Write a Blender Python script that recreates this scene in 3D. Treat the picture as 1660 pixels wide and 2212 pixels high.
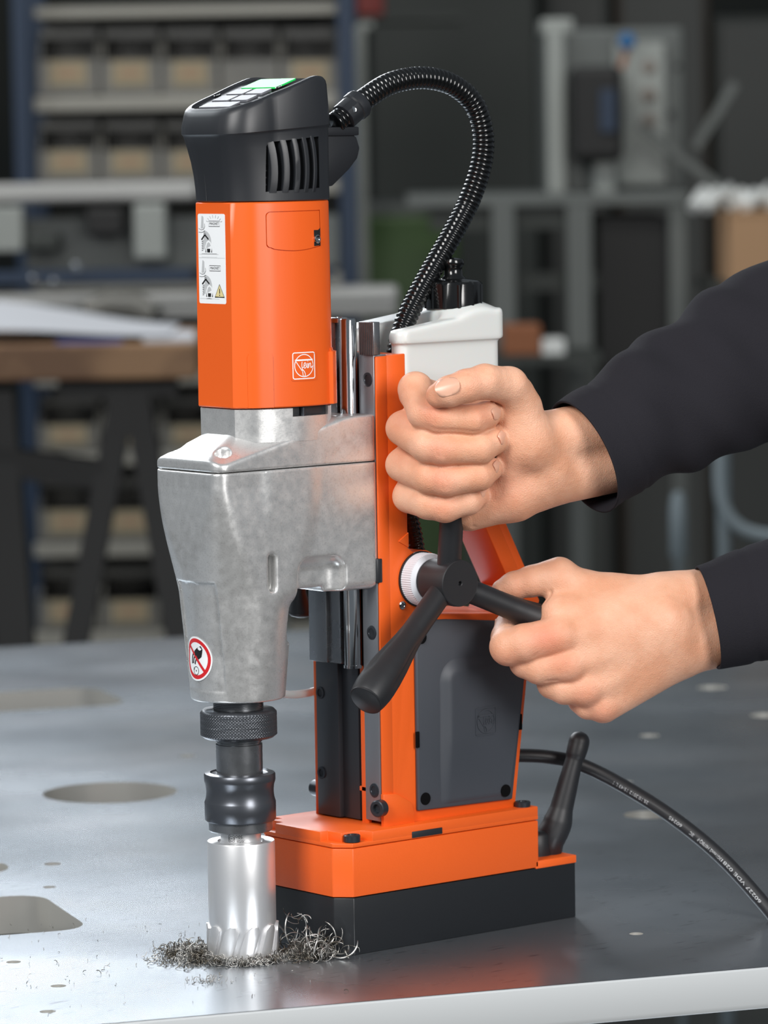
import bpy, bmesh, math, random
import numpy as np
from math import sin, cos, pi, radians
from mathutils import Vector, Matrix

for o in list(bpy.data.objects):
    bpy.data.objects.remove(o, do_unlink=True)
scene = bpy.context.scene
COL = scene.collection
MM = 0.001

# ------------------------------------------------------------------ camera
W, H = 1660, 2212
F = 9095.0
YAW, PIT, ROL = radians(50.95), radians(5.25), radians(-0.912)
CAM = np.array([-1815.5, -2408.5, 599.8])          # mm, drill axis on the table is the origin
FW = np.array([cos(YAW) * cos(PIT), sin(YAW) * cos(PIT), -sin(PIT)])
_r = np.array([sin(YAW), -cos(YAW), 0.0])
_u = np.cross(_r, FW)
RT = _r * cos(ROL) + _u * sin(ROL)
UP = -_r * sin(ROL) + _u * cos(ROL)
cam = bpy.data.cameras.new('camera')
cam_o = bpy.data.objects.new('camera', cam)
COL.objects.link(cam_o)
cam.sensor_fit = 'VERTICAL'
cam.sensor_height = 36.0
cam.lens = F * 36.0 / H
cam.clip_start = 0.1
cam.clip_end = 60
cam.dof.use_dof = True
cam.dof.focus_distance = 3.03
cam.dof.aperture_fstop = 8.2
cam_o.matrix_world = Matrix((
    (RT[0], UP[0], -FW[0], CAM[0] * MM),
    (RT[1], UP[1], -FW[1], CAM[1] * MM),
    (RT[2], UP[2], -FW[2], CAM[2] * MM),
    (0, 0, 0, 1)))
scene.camera = cam_o

# ------------------------------------------------------------------ world, lights, exposure
world = bpy.data.worlds.new('world')
scene.world = world
world.use_nodes = True
world.node_tree.nodes['Background'].inputs[0].default_value = (0.80, 0.90, 1.0, 1)
world.node_tree.nodes['Background'].inputs[1].default_value = 0.21
vs = scene.view_settings
vs.view_transform = 'Standard'
vs.look = 'None'
vs.exposure = 0.0
vs.gamma = 1.0
vs.use_curve_mapping = False


def area(name, loc, aim, sx, sy, power, col=(1, 1, 1)):
    l = bpy.data.lights.new(name, 'AREA')
    l.shape = 'RECTANGLE'
    l.size, l.size_y = sx, sy
    l.energy = power
    l.color = col
    o = bpy.data.objects.new(name, l)
    COL.objects.link(o)
    o.location = loc
    d = Vector(aim) - Vector(loc)
    o.rotation_euler = d.to_track_quat('-Z', 'Y').to_euler()
    return o


area('softbox_key', (-2.1, -0.75, 1.75), (0.05, 0, 0.25), 0.9, 1.3, 66, (1.0, 0.99, 0.97))
area('softbox_side', (-0.1, -2.5, 1.15), (0.1, 0, 0.25), 0.8, 1.2, 52, (1.0, 0.98, 0.96))
area('hall_light_rear', (1.30, 2.62, 1.50), (-0.05, 0.1, 0.0), 1.2, 0.6, 36, (0.92, 0.96, 1.0))
area('softbox_rear', (-0.6, 4.6, 3.4), (0.0, 0.2, 0.1), 3.4, 1.6, 105, (0.90, 0.96, 1.0))  # broad unseen rear softbox, an even wash over the table
area('fill_rack', (1.6, 3.0, 3.2), (3.2, 4.9, 0.6), 3.0, 0.8, 52, (1.0, 0.97, 0.92))  # unseen fill, added to brighten the rack behind
area('fill_desk', (3.2, 1.6, 3.2), (4.6, 3.4, 0.3), 2.0, 0.8, 15, (0.95, 1.0, 0.96))  # unseen fill, added for the desk side of the background

# ------------------------------------------------------------------ helpers


def px3(px, py, depth):
    """point (mm) seen at a pixel at a distance along the lens axis"""
    return CAM + (FW * F + RT * (px - W / 2) - UP * (py - H / 2)) * (depth / F)


def U(px, py, ax, v):
    dv = FW * F + RT * (px - W / 2) - UP * (py - H / 2)
    i = 'xyz'.index(ax)
    return CAM + dv * ((v - CAM[i]) / dv[i])


def mesh(verts, faces, smooth=None, scale=MM):
    m = bpy.data.meshes.new('mesh')
    v = np.asarray(verts, dtype=float) * scale
    m.from_pydata([tuple(p) for p in v], [], [tuple(f) for f in faces])
    fin(m, smooth)
    return m


def fin(m, smooth):
    if smooth is not None:
        m.shade_smooth()
        if smooth < 179:
            m.set_sharp_from_angle(angle=radians(smooth))
    m.update()
    return m


def bmesh_to(bm, smooth=30, scale=MM):
    bmesh.ops.recalc_face_normals(bm, faces=bm.faces)
    if scale != 1:
        bmesh.ops.scale(bm, vec=(scale,) * 3, verts=bm.verts)
    m = bpy.data.meshes.new('mesh')
    bm.to_mesh(m)
    bm.free()
    return fin(m, smooth)


def obj(name, m, mat=None, parent=None):
    o = bpy.data.objects.new(name, m)
    COL.objects.link(o)
    if mat is not None:
        m.materials.clear()
        m.materials.append(mat)
    if parent is not None:
        o.parent = parent
        if parent.parent is None:          # a part keeps its world place; its own parts need no offset
            o.matrix_parent_inverse = Matrix.Translation(-parent.location)
    return o


def tag(o, label, cat, group=None):
    o['label'] = label
    o['category'] = cat
    if group:
        o['group'] = group
    return o


def empty(name, loc, label, cat, group=None):
    o = bpy.data.objects.new(name, None)
    o.empty_display_size = 0.05
    COL.objects.link(o)
    o.location = [c * MM for c in loc]
    return tag(o, label, cat, group)


def box(x0, x1, y0, y1, z0, z1, bev=0.0, seg=2, bm=None):
    b = bmesh.new()
    bmesh.ops.create_cube(b, size=1)
    for v in b.verts:
        v.co = (x0 + (v.co.x + .5) * (x1 - x0), y0 + (v.co.y + .5) * (y1 - y0), z0 + (v.co.z + .5) * (z1 - z0))
    if bev:
        bmesh.ops.bevel(b, geom=b.edges[:], offset=bev, segments=seg, affect='EDGES', profile=0.5)
    if bm is None:
        return b
    return merge(bm, b)


def merge(bm, b):
    t = bpy.data.meshes.new('t')
    b.to_mesh(t)
    b.free()
    bm.from_mesh(t)
    bpy.data.meshes.remove(t)
    return bm


def prism(poly, axis, a, b, bev=0.0, seg=2, bm=None):
    """extrude a 2D polygon; axis 'y': poly=(x,z); 'z': (x,y); 'x': (y,z)"""
    k = bmesh.new()

    def P(p, t):
        if axis == 'y':
            return (p[0], t, p[1])
        if axis == 'z':
            return (p[0], p[1], t)
        return (t, p[0], p[1])
    lo = [k.verts.new(P(p, a)) for p in poly]
    hi = [k.verts.new(P(p, b)) for p in poly]
    k.faces.new(lo)
    k.faces.new(hi[::-1])
    n = len(poly)
    for i in range(n):
        k.faces.new((lo[i], hi[i], hi[(i + 1) % n], lo[(i + 1) % n]))
    bmesh.ops.recalc_face_normals(k, faces=k.faces)
    if bev:
        bmesh.ops.bevel(k, geom=k.edges[:], offset=bev, segments=seg, affect='EDGES', profile=0.5)
    if bm is None:
        return k
    return merge(bm, k)


def basis(d):
    d = np.asarray(d, float)
    d = d / np.linalg.norm(d)
    a = np.array([0, 0, 1.0]) if abs(d[2]) < 0.9 else np.array([1.0, 0, 0])
    e1 = np.cross(a, d)
    e1 /= np.linalg.norm(e1)
    return e1, np.cross(d, e1), d


def lathe(prof, c=(0, 0, 0), axis=(0, 0, 1), n=64, close=True):
    """profile [(r, t)] turned about an axis through c"""
    e1, e2, d = basis(axis)
    c = np.asarray(c, float)
    V, Fc = [], []
    for r, t in prof:
        for i in range(n):
            a = 2 * pi * i / n
            V.append(c + d * t + (e1 * cos(a) + e2 * sin(a)) * r)
    m = len(prof)
    for j in range(m - 1):
        for i in range(n):
            i2 = (i + 1) % n
            Fc.append((j * n + i, j * n + i2, (j + 1) * n + i2, (j + 1) * n + i))
    if close:
        Fc.append(tuple(range(n))[::-1])
        Fc.append(tuple(range((m - 1) * n, m * n)))
    return V, Fc


def loft(rings, cap0=True, cap1=True):
    n = len(rings[0])
    V, Fc = [], []
    for r in rings:
        V.extend([tuple(p) for p in r])
    for j in range(len(rings) - 1):
        for i in range(n):
            i2 = (i + 1) % n
            Fc.append((j * n + i, j * n + i2, (j + 1) * n + i2, (j + 1) * n + i))
    if cap0:
        Fc.append(tuple(range(n))[::-1])
    if cap1:
        Fc.append(tuple(range((len(rings) - 1) * n, len(rings) * n)))
    return V, Fc


def catmull(pts, n=8, closed=False):
    P = [np.asarray(p, float) for p in pts]
    if closed:
        P = [P[-1]] + P + [P[0], P[1]]
    else:
        P = [2 * P[0] - P[1]] + P + [2 * P[-1] - P[-2]]
    out = []
    for i in range(1, len(P) - 2):
        for k in range(n):
            t = k / n
            a, b, c, d = P[i - 1], P[i], P[i + 1], P[i + 2]
            out.append(.5 * ((2 * b) + (-a + c) * t + (2 * a - 5 * b + 4 * c - d) * t * t + (-a + 3 * b - 3 * c + d) * t ** 3))
    if not closed:
        out.append(P[-2])
    return np.array(out)


def resample(path, step):
    path = np.asarray(path, float)
    s = np.concatenate([[0], np.cumsum(np.linalg.norm(np.diff(path, axis=0), axis=1))])
    k = max(2, int(round(s[-1] / step)) + 1)
    t = np.linspace(0, s[-1], k)
    return np.stack([np.interp(t, s, path[:, i]) for i in range(3)], 1), t


def frames(path):
    T = np.gradient(path, axis=0)
    T /= np.linalg.norm(T, axis=1)[:, None]
    e1, _, _ = basis(T[0])
    E1, E2 = [], []
    for t in T:
        e1 = e1 - t * (e1 @ t)
        e1 /= np.linalg.norm(e1)
        E1.append(e1.copy())
        E2.append(np.cross(t, e1))
    return T, np.array(E1), np.array(E2)


def tube(path, rad, n=16, cap=True, mod=None):
    path = np.asarray(path, float)
    T, E1, E2 = frames(path)
    rad = np.broadcast_to(np.asarray(rad, float), (len(path),))
    rings = []
    for k in range(len(path)):
        ring = []
        for i in range(n):
            a = 2 * pi * i / n
            r = rad[k] * (mod(k, a) if mod else 1)
            ring.append(path[k] + (E1[k] * cos(a) + E2[k] * sin(a)) * r)
        rings.append(ring)
    return loft(rings, cap, cap)


def text2d(s, size):
    c = bpy.data.curves.new('t', 'FONT')
    c.body = s
    c.size = size
    c.align_x = 'CENTER'
    c.align_y = 'CENTER'
    o = bpy.data.objects.new('t', c)
    COL.objects.link(o)
    m = bpy.data.meshes.new_from_object(o)
    V = [(v.co.x, v.co.y) for v in m.vertices]
    Fc = [tuple(p.vertices) for p in m.polygons]
    bpy.data.objects.remove(o)
    bpy.data.meshes.remove(m)
    bpy.data.curves.remove(c)
    return V, Fc


class Ink:
    """flat print collected in 2D, mapped on a surface by fn(u, v) -> xyz"""

    def __init__(s, seg=0):
        s.V, s.F = [], []
        s.seg = seg

    def poly(s, pts):
        b = len(s.V)
        s.V += [tuple(p) for p in pts]
        s.F.append(tuple(range(b, b + len(pts))))

    def stroke(s, pts, w, closed=False):
        P = [np.array(p, float) for p in pts]
        if closed:
            P = P + [P[0]]
        if s.seg:                                   # long runs follow a curved surface
            Q = [P[0]]
            for a_, b_ in zip(P[:-1], P[1:]):
                c_ = max(1, int(np.linalg.norm(b_ - a_) / s.seg))
                Q += [a_ + (b_ - a_) * (i + 1) / c_ for i in range(c_)]
            P = Q
        if closed:
            P = P + [P[1]]
        b = len(s.V)
        n = len(P)
        for i in range(n):
            t = P[min(i + 1, n - 1)] - P[max(i - 1, 0)]
            t = t / (np.linalg.norm(t) + 1e-9)
            nn = np.array([-t[1], t[0]]) * w / 2
            s.V += [tuple(P[i] + nn), tuple(P[i] - nn)]
        for i in range(n - 1):
            k = b + 2 * i
            s.F.append((k, k + 1, k + 3, k + 2))

    def circle(s, c, r, w=None, n=32):
        pts = [(c[0] + r * cos(2 * pi * i / n), c[1] + r * sin(2 * pi * i / n)) for i in range(n)]
        if w is None:
            s.poly(pts)
        else:
            s.stroke(pts, w, True)

    def text(s, t, size, at, rot=0, sx=1.0):
        V, Fc = text2d(t, size)
        b = len(s.V)
        ca, sa = cos(rot), sin(rot)
        s.V += [(at[0] + x * sx * ca - y * sa, at[1] + x * sx * sa + y * ca) for x, y in V]
        s.F += [tuple(i + b for i in f) for f in Fc]

    def rrect(s, x0, x1, y0, y1, r, w=None):
        pts = rrect(x0, x1, y0, y1, r)
        if w is None:
            s.poly(pts)
        else:
            s.stroke(pts, w, True)

    def mesh(s, fn):
        return mesh([fn(u, v) for u, v in s.V], s.F)


def rrect(x0, x1, y0, y1, r, k=5):
    out = []
    for cx, cy, a0 in ((x1 - r, y1 - r, 0), (x0 + r, y1 - r, 90), (x0 + r, y0 + r, 180), (x1 - r, y0 + r, 270)):
        for i in range(k + 1):
            a = radians(a0 + 90 * i / k)
            out.append((cx + r * cos(a), cy + r * sin(a)))
    return out


# ---- signed distance modelling (smooth blended solids -> mesh by surface nets)
def smin(a, b, k):
    h = np.clip(.5 + .5 * (b - a) / k, 0, 1)
    return b + (a - b) * h - k * h * (1 - h)


def smax(a, b, k):
    return -smin(-a, -b, k)


def cone_sd(X, a, b, ra, rb):
    a = np.asarray(a, np.float32)
    b = np.asarray(b, np.float32)
    d = b - a
    L = float(d @ d) + 1e-9
    px, py, pz = X[0] - a[0], X[1] - a[1], X[2] - a[2]
    t = np.clip((px * d[0] + py * d[1] + pz * d[2]) / L, 0, 1)
    return np.sqrt((px - t * d[0]) ** 2 + (py - t * d[1]) ** 2 + (pz - t * d[2]) ** 2) - (ra + t * (rb - ra))


def ell_sd(X, c, r):
    q = [(X[i] - c[i]) / r[i] for i in range(3)]
    k = np.sqrt(q[0] ** 2 + q[1] ** 2 + q[2] ** 2)
    return (k - 1) * min(r)


def box_sd(X, lo, hi, r):
    q = []
    for i in range(3):
        c = (lo[i] + hi[i]) / 2
        q.append(np.abs(X[i] - c) - ((hi[i] - lo[i]) / 2 - r))
    o = np.sqrt(sum(np.maximum(t, 0) ** 2 for t in q))
    return o + np.minimum(np.maximum(np.maximum(q[0], q[1]), q[2]), 0) - r


def surface_nets(f, lo, hi, h):
    ax = [np.arange(lo[i], hi[i] + h, h, dtype=np.float32) for i in range(3)]
    X = np.meshgrid(*ax, indexing='ij')
    v = f(X).astype(np.float32)
    s = v < 0
    nx, ny, nz = v.shape
    acc = np.zeros((nx - 1, ny - 1, nz - 1, 3), np.float32)
    cnt = np.zeros((nx - 1, ny - 1, nz - 1), np.float32)
    c = [(0, 0, 0), (1, 0, 0), (0, 1, 0), (1, 1, 0), (0, 0, 1), (1, 0, 1), (0, 1, 1), (1, 1, 1)]

    def sl(a, o):
        return a[o[0]:nx - 1 + o[0], o[1]:ny - 1 + o[1], o[2]:nz - 1 + o[2]]
    for i, a in enumerate(c):
        for b in c[i + 1:]:
            if sum(abs(a[k] - b[k]) for k in range(3)) != 1:
                continue
            va, vb = sl(v, a), sl(v, b)
            m = sl(s, a) != sl(s, b)
            t = np.where(m, va / np.where(m, va - vb, 1), 0)
            for k in range(3):
                acc[..., k] += m * (a[k] + (b[k] - a[k]) * t)
            cnt += m
    act = cnt > 0
    idx = -np.ones(act.shape, np.int64)
    idx[act] = np.arange(act.sum())
    I = np.argwhere(act)
    V = (I + acc[act] / cnt[act][:, None]) * h + np.array(lo)
    faces = []
    for k in range(3):
        A = [slice(1, -1)] * 3
        A[k] = slice(0, -1)
        B = [slice(1, -1)] * 3
        B[k] = slice(1, None)
        sa, sb = s[tuple(A)], s[tuple(B)]
        E = np.argwhere(sa != sb)
        if not len(E):
            continue
        flip = sa[sa != sb]
        o = np.ones(3, int)
        o[k] = 0
        E = E + o
        i1, i2 = (k + 1) % 3, (k + 2) % 3
        q = []
        for d1, d2 in ((-1, -1), (0, -1), (0, 0), (-1, 0)):
            e = E.copy()
            e[:, i1] += d1
            e[:, i2] += d2
            q.append(idx[e[:, 0], e[:, 1], e[:, 2]])
        q = np.stack(q, 1)
        q[~flip] = q[~flip][:, ::-1]
        faces.append(q)
    return V, np.concatenate(faces)


def nets_mesh(V, Fc, smooth=180):
    m = bpy.data.meshes.new('mesh')
    V = np.asarray(V, np.float64) * MM
    m.vertices.add(len(V))
    m.vertices.foreach_set('co', V.astype(np.float32).ravel())
    n = len(Fc)
    m.loops.add(n * 4)
    m.loops.foreach_set('vertex_index', Fc.astype(np.int32).ravel())
    m.polygons.add(n)
    m.polygons.foreach_set('loop_start', (np.arange(n) * 4).astype(np.int32))
    m.update(calc_edges=True)
    m.validate()
    return fin(m, smooth)


# ------------------------------------------------------------------ materials
def srgb(r, g, b):
    def f(c):
        c /= 255
        return c / 12.92 if c <= .04045 else ((c + .055) / 1.055) ** 2.4
    return (f(r), f(g), f(b), 1)


def mat(name, col, rough=.5, metal=0.0, bump=None, var=None, spec=.5, sss=0, coat=0, emit=0, trans=0, rvar=None, aniso=0):
    """bump=(scale, strength, distance mm); var=(scale, colour2, contrast lo, hi); rvar=(scale, lo, hi)"""
    m = bpy.data.materials.new(name)
    m.use_nodes = True
    nt = m.node_tree
    b = nt.nodes['Principled BSDF']
    b.inputs['Base Color'].default_value = col
    b.inputs['Roughness'].default_value = rough
    b.inputs['Metallic'].default_value = metal
    b.inputs['Specular IOR Level'].default_value = spec
    if sss:
        b.inputs['Subsurface Weight'].default_value = sss
        b.inputs['Subsurface Radius'].default_value = (1.0, .35, .2)
        b.inputs['Subsurface Scale'].default_value = .006
    if coat:
        b.inputs['Coat Weight'].default_value = coat
        b.inputs['Coat Roughness'].default_value = .12
    if emit:
        b.inputs['Emission Color'].default_value = col
        b.inputs['Emission Strength'].default_value = emit
    if trans:
        b.inputs['Transmission Weight'].default_value = trans
    if aniso:
        b.inputs['Anisotropic'].default_value = aniso
    tc = nt.nodes.new('ShaderNodeTexCoord')

    def noise(scale, detail=4):
        n = nt.nodes.new('ShaderNodeTexNoise')
        n.inputs['Scale'].default_value = scale
        n.inputs['Detail'].default_value = detail
        nt.links.new(tc.outputs['Object'], n.inputs['Vector'])
        return n
    if var:
        n = noise(var[0], 6)
        r = nt.nodes.new('ShaderNodeValToRGB')
        r.color_ramp.elements[0].position = var[2]
        r.color_ramp.elements[1].position = var[3]
        r.color_ramp.elements[0].color = col
        r.color_ramp.elements[1].color = var[1]
        nt.links.new(n.outputs['Fac'], r.inputs['Fac'])
        nt.links.new(r.outputs['Color'], b.inputs['Base Color'])
    if rvar:
        n = noise(rvar[0], 5)
        r = nt.nodes.new('ShaderNodeMapRange')
        r.inputs['From Min'].default_value = .3
        r.inputs['From Max'].default_value = .7
        r.inputs['To Min'].default_value = rvar[1]
        r.inputs['To Max'].default_value = rvar[2]
        nt.links.new(n.outputs['Fac'], r.inputs['Value'])
        nt.links.new(r.outputs['Result'], b.inputs['Roughness'])
    if bump:
        n = noise(bump[0], 2)
        bp = nt.nodes.new('ShaderNodeBump')
        bp.inputs['Strength'].default_value = bump[1]
        bp.inputs['Distance'].default_value = bump[2] * MM
        nt.links.new(n.outputs['Fac'], bp.inputs['Height'])
        nt.links.new(bp.outputs['Normal'], b.inputs['Normal'])
    return m


ORANGE = mat('orange_coat', srgb(228, 94, 28), .42, bump=(900, .25, .25), spec=.4)
ORANGE_P = mat('orange_plastic', srgb(228, 93, 25), .36, bump=(2500, .06, .1), spec=.45)
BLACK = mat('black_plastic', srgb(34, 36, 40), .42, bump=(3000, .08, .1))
GREYP = mat('graphite_plastic', srgb(60, 64, 71), .5, bump=(3500, .12, .12))
BLACKP = mat('black_paint', srgb(24, 26, 29), .38, bump=(700, .12, .25))
RUB = mat('black_rubber', srgb(30, 31, 34), .48)
GLOSSB = mat('gloss_black', srgb(14, 15, 16), .16, spec=.6)
BOLT = mat('blackened_steel', srgb(58, 62, 68), .34, .6)
STEELD = mat('dark_steel', srgb(138, 140, 143), .27, .85, rvar=(60, .2, .36))
STEELM = mat('sleeve_steel', srgb(92, 95, 101), .3, .75)
KNURL = mat('knurl_steel', srgb(84, 87, 92), .34, .65)
RAILG = mat('rail_steel', srgb(140, 144, 150), .42, .7, bump=(1400, .05, .1))
RAILB = mat('rail_black', srgb(66, 69, 74), .34, .5)
CHROME = mat('chrome', srgb(196, 198, 200), .12, 1.0)
CUTTER = mat('cutter_steel', srgb(228, 228, 229), .36, .75, bump=(1500, .03, .1))
CAST = mat('cast_aluminium', srgb(226, 226, 225), .31, .74, var=(900, srgb(206, 206, 205), .5, .75), bump=(900, .14, .18), rvar=(160, .26, .4))
WHITE = mat('white_print', srgb(238, 240, 242), .45)
WHITEP = mat('white_plastic', srgb(206, 208, 214), .42)
BOTTLE = mat('bottle_plastic', srgb(214, 217, 215), .3, sss=.2, spec=.5)
INKB = mat('print_black', srgb(22, 22, 24), .5)
INKG = mat('print_grey', srgb(188, 190, 192), .5)
INKY = mat('print_yellow', srgb(222, 206, 150), .5)
RED = mat('print_red', srgb(205, 32, 38), .45)
LCD = mat('display_green', srgb(30, 190, 84), .4, emit=.25, spec=.3)
KEYS = mat('keypad', srgb(104, 106, 112), .42, spec=.4)
SHADE_BLACK = mat('shade_black', srgb(9, 9, 10), .9, spec=.1)  # near-black for shade in screw holes and clip notches; keypad floor too
FABRIC = mat('knit_fabric', srgb(37, 36, 41), .95, bump=(1500, .8, .5), spec=.15)
CLEAR = mat('clear_tube', srgb(205, 212, 212), .2, sss=.2)
CHIP = mat('swarf', srgb(176, 174, 170), .28, .9, var=(60, srgb(92, 86, 76), .45, .6))

# ------------------------------------------------------------------ setting: floor, far wall
def table_material():
    m = bpy.data.materials.new('table_steel')
    m.use_nodes = True
    nt = m.node_tree
    b = nt.nodes['Principled BSDF']
    b.inputs['Metallic'].default_value = .92
    tc = nt.nodes.new('ShaderNodeTexCoord')

    def noise(scale, detail, stretch=None, rot=0):
        n = nt.nodes.new('ShaderNodeTexNoise')
        n.inputs['Scale'].default_value = scale
        n.inputs['Detail'].default_value = detail
        mp = nt.nodes.new('ShaderNodeMapping')
        if stretch:
            mp.inputs['Scale'].default_value = stretch
        mp.inputs['Rotation'].default_value = (0, 0, rot)
        nt.links.new(tc.outputs['Object'], mp.inputs['Vector'])
        nt.links.new(mp.outputs['Vector'], n.inputs['Vector'])
        return n

    def ramp(n, stops):
        r = nt.nodes.new('ShaderNodeValToRGB')
        while len(r.color_ramp.elements) < len(stops):
            r.color_ramp.elements.new(.5)
        for e, (p, c) in zip(r.color_ramp.elements, stops):
            e.position = p
            e.color = c
        nt.links.new(n.outputs['Fac'], r.inputs['Fac'])
        return r
    big = ramp(noise(5.5, 6), [(.36, srgb(176, 184, 192)), (.52, srgb(186, 193, 200)), (.68, srgb(197, 202, 208))])
    # short dark scratches
    sc = ramp(noise(42, 2, (1, 5.5, 1), radians(-35)), [(.0, (1, 1, 1, 1)), (.655, (1, 1, 1, 1)), (.69, (.42, .43, .45, 1))])
    mx = nt.nodes.new('ShaderNodeMix')
    mx.data_type = 'RGBA'
    mx.blend_type = 'MULTIPLY'
    mx.inputs['Factor'].default_value = .7
    nt.links.new(big.outputs['Color'], mx.inputs[6])
    nt.links.new(sc.outputs['Color'], mx.inputs[7])
    nt.links.new(mx.outputs[2], b.inputs['Base Color'])
    rr = nt.nodes.new('ShaderNodeMapRange')
    rr.inputs['From Min'].default_value = .3
    rr.inputs['From Max'].default_value = .7
    rr.inputs['To Min'].default_value = .235
    rr.inputs['To Max'].default_value = .285
    nt.links.new(noise(4, 4).outputs['Fac'], rr.inputs['Value'])
    nt.links.new(rr.outputs['Result'], b.inputs['Roughness'])
    return m


TABLE = table_material()
EDGE = mat('plate_edge', srgb(200, 204, 206), .5, .1, bump=(60, .1, .3))
FLOOR = mat('floor_screed', srgb(58, 60, 58), .7, var=(3, srgb(44, 46, 45), .4, .6))
WALLB = mat('hall_wall', srgb(38, 42, 41), .9, var=(1.2, srgb(52, 54, 50), .4, .65))

fl = obj('floor', bmesh_to(box(-9000, 16000, -9000, 16000, -980, -900), None), FLOOR)
fl['kind'] = 'structure'
# the hall's far wall, square to the sight line, 13.5 m away
hx, hy = cos(YAW), sin(YAW)
wc = CAM[:2] + np.array([hx, hy]) * 13600
pts = []
for s in (-6500, 6500):
    for t in (0, 200):
        pts.append(wc + np.array([hy, -hx]) * s + np.array([hx, hy]) * t)
V = [(p[0], p[1], z) for z in (-900, 3600) for p in pts]
wl = obj('wall_back', mesh(V, [(0, 1, 3, 2), (4, 6, 7, 5), (0, 2, 6, 4), (1, 5, 7, 3), (0, 4, 5, 1), (2, 3, 7, 6)]), WALLB)
wl['kind'] = 'structure'

# ------------------------------------------------------------------ steel work table
from mathutils.geometry import delaunay_2d_cdt
TA = radians(-20.3)
TX = np.array([cos(TA), sin(TA)])
TY = np.array([-sin(TA), cos(TA)])


def tw(tx, ty, z=0):
    p = TX * tx + TY * ty
    return (p[0], p[1], z)


def circ(cx, cy, r, n=24):
    return [(cx + r * cos(2 * pi * i / n), cy + r * sin(2 * pi * i / n)) for i in range(n)]


table = empty('work_table', tw(300, 800, -900), 'big flat steel work table with round and oblong holes under the drill', 'table')
holes = [circ(110.0, 777.6, 61, 64), rrect(-260, 285, 1340, 1492, 34, 8), rrect(-330, -74, 152, 308, 26, 8), circ(-104, 445, 37, 40)]
for x, y, r in ((-31, 436, 7), (-59.6, 334, 5.2), (-159, 49.4, 5.4), (-150.3, -46.9, 5.6), (-178.7, -127.9, 5.6), (236.7, 963, 8),
                (509, 462.5, 22), (295, -31.7, 5.2), (884.7, 1197, 16), (850.6, 981, 16), (640, 1290, 12), (690, 900, 10), (560, 640, 6)):
    holes.append(circ(x, y, r, 28))
outer = [(-950, -181), (1450, -181), (1450, 1877), (-950, 1877)]
vv, ee = [], []
for loop in [outer] + holes:
    b0 = len(vv)
    vv += [Vector(p) for p in loop]
    ee += [(b0 + i, b0 + (i + 1) % len(loop)) for i in range(len(loop))]
res = delaunay_2d_cdt(vv, ee, [], 0, 1e-6)
P2 = [tuple(p) for p in res[0]]


def inside(p, loop):
    c = False
    j = len(loop) - 1
    for i in range(len(loop)):
        if (loop[i][1] > p[1]) != (loop[j][1] > p[1]) and p[0] < (loop[j][0] - loop[i][0]) * (p[1] - loop[i][1]) / (loop[j][1] - loop[i][1]) + loop[i][0]:
            c = not c
        j = i
    return c


tri = []
for f in res[2]:
    c = np.mean([P2[i] for i in f], axis=0)
    if not any(inside(c, h) for h in holes):
        tri.append(f)
V = [tw(*p) for p in P2] + [tw(p[0], p[1], -30) for p in P2]
n = len(P2)
Fc = [tuple(f) for f in tri] + [tuple(i + n for i in f)[::-1] for f in tri]
lookup = {}
for i, p in enumerate(P2):
    lookup[(round(p[0], 3), round(p[1], 3))] = i
idx = [lookup[(round(p[0], 3), round(p[1], 3))] for p in outer]
for i in range(4):
    a, b = idx[i], idx[(i + 1) % 4]
    if i != 0:
        Fc.append((a, b, b + n, a + n))
obj('table_top', mesh(V, Fc), TABLE, table)
HOLEW = mat('bare_cut_steel', srgb(204, 203, 198), .3, .55)
for loop in holes:
    k = len(loop)
    V = [tw(p[0], p[1], zz) for zz in (0, -30) for p in loop]
    obj('hole_rim', mesh(V, [(i, k + i, k + (i + 1) % k, (i + 1) % k) for i in range(k)], 60), HOLEW, table)
bm = prism([(-181.0, -.6), (-182.2, -1.6), (-182.6, -26), (-180.5, -30), (-170, -30), (-170, -.6)], 'x', -950, 1450)
for v in bm.verts:
    v.co = tw(v.co.x, v.co.y, v.co.z)
obj('front_edge', bmesh_to(bm, 40), EDGE, table)
LEGM = mat('table_leg_paint', srgb(40, 58, 66), .5)
for tx, ty in ((-850, -60), (1350, -60), (-850, 1780), (1350, 1780)):
    bm = box(tx - 40, tx + 40, ty - 40, ty + 40, -900, -30)
    for v in bm.verts:
        v.co = tw(v.co.x, v.co.y, v.co.z)
    obj('table_leg', bmesh_to(bm, None), LEGM, table)

# ------------------------------------------------------------------ magnetic core drill
drill = empty('magnetic_drill', (165, 0, 0), 'orange magnetic core drill with grey cast gearbox standing on the steel table', 'drill')

# ---- magnet foot and orange foot housing
ftp = [(53, 40), (63, 51), (278, 51), (278, -51), (63, -51), (53, -40)]
obj('magnet_foot', bmesh_to(prism(ftp, 'z', 0, 42, .7)), BLACKP, drill)
hp = [(52, 40.5), (62.5, 51.5), (241, 51.5), (241, -51.5), (62.5, -51.5), (52, -40.5)]
bm = prism(hp, 'z', 42.6, 78.3, .9)
prism([(238, 51.5), (279, 51.5), (279, -51.5), (238, -51.5)], 'z', 41.5, 47.5, .8, bm=bm)
prism([(238, 24), (268, 24), (268, -8), (238, -8)], 'z', 47, 62, .8, bm=bm)
foot = obj('foot_housing', bmesh_to(bm), ORANGE, drill)
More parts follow.
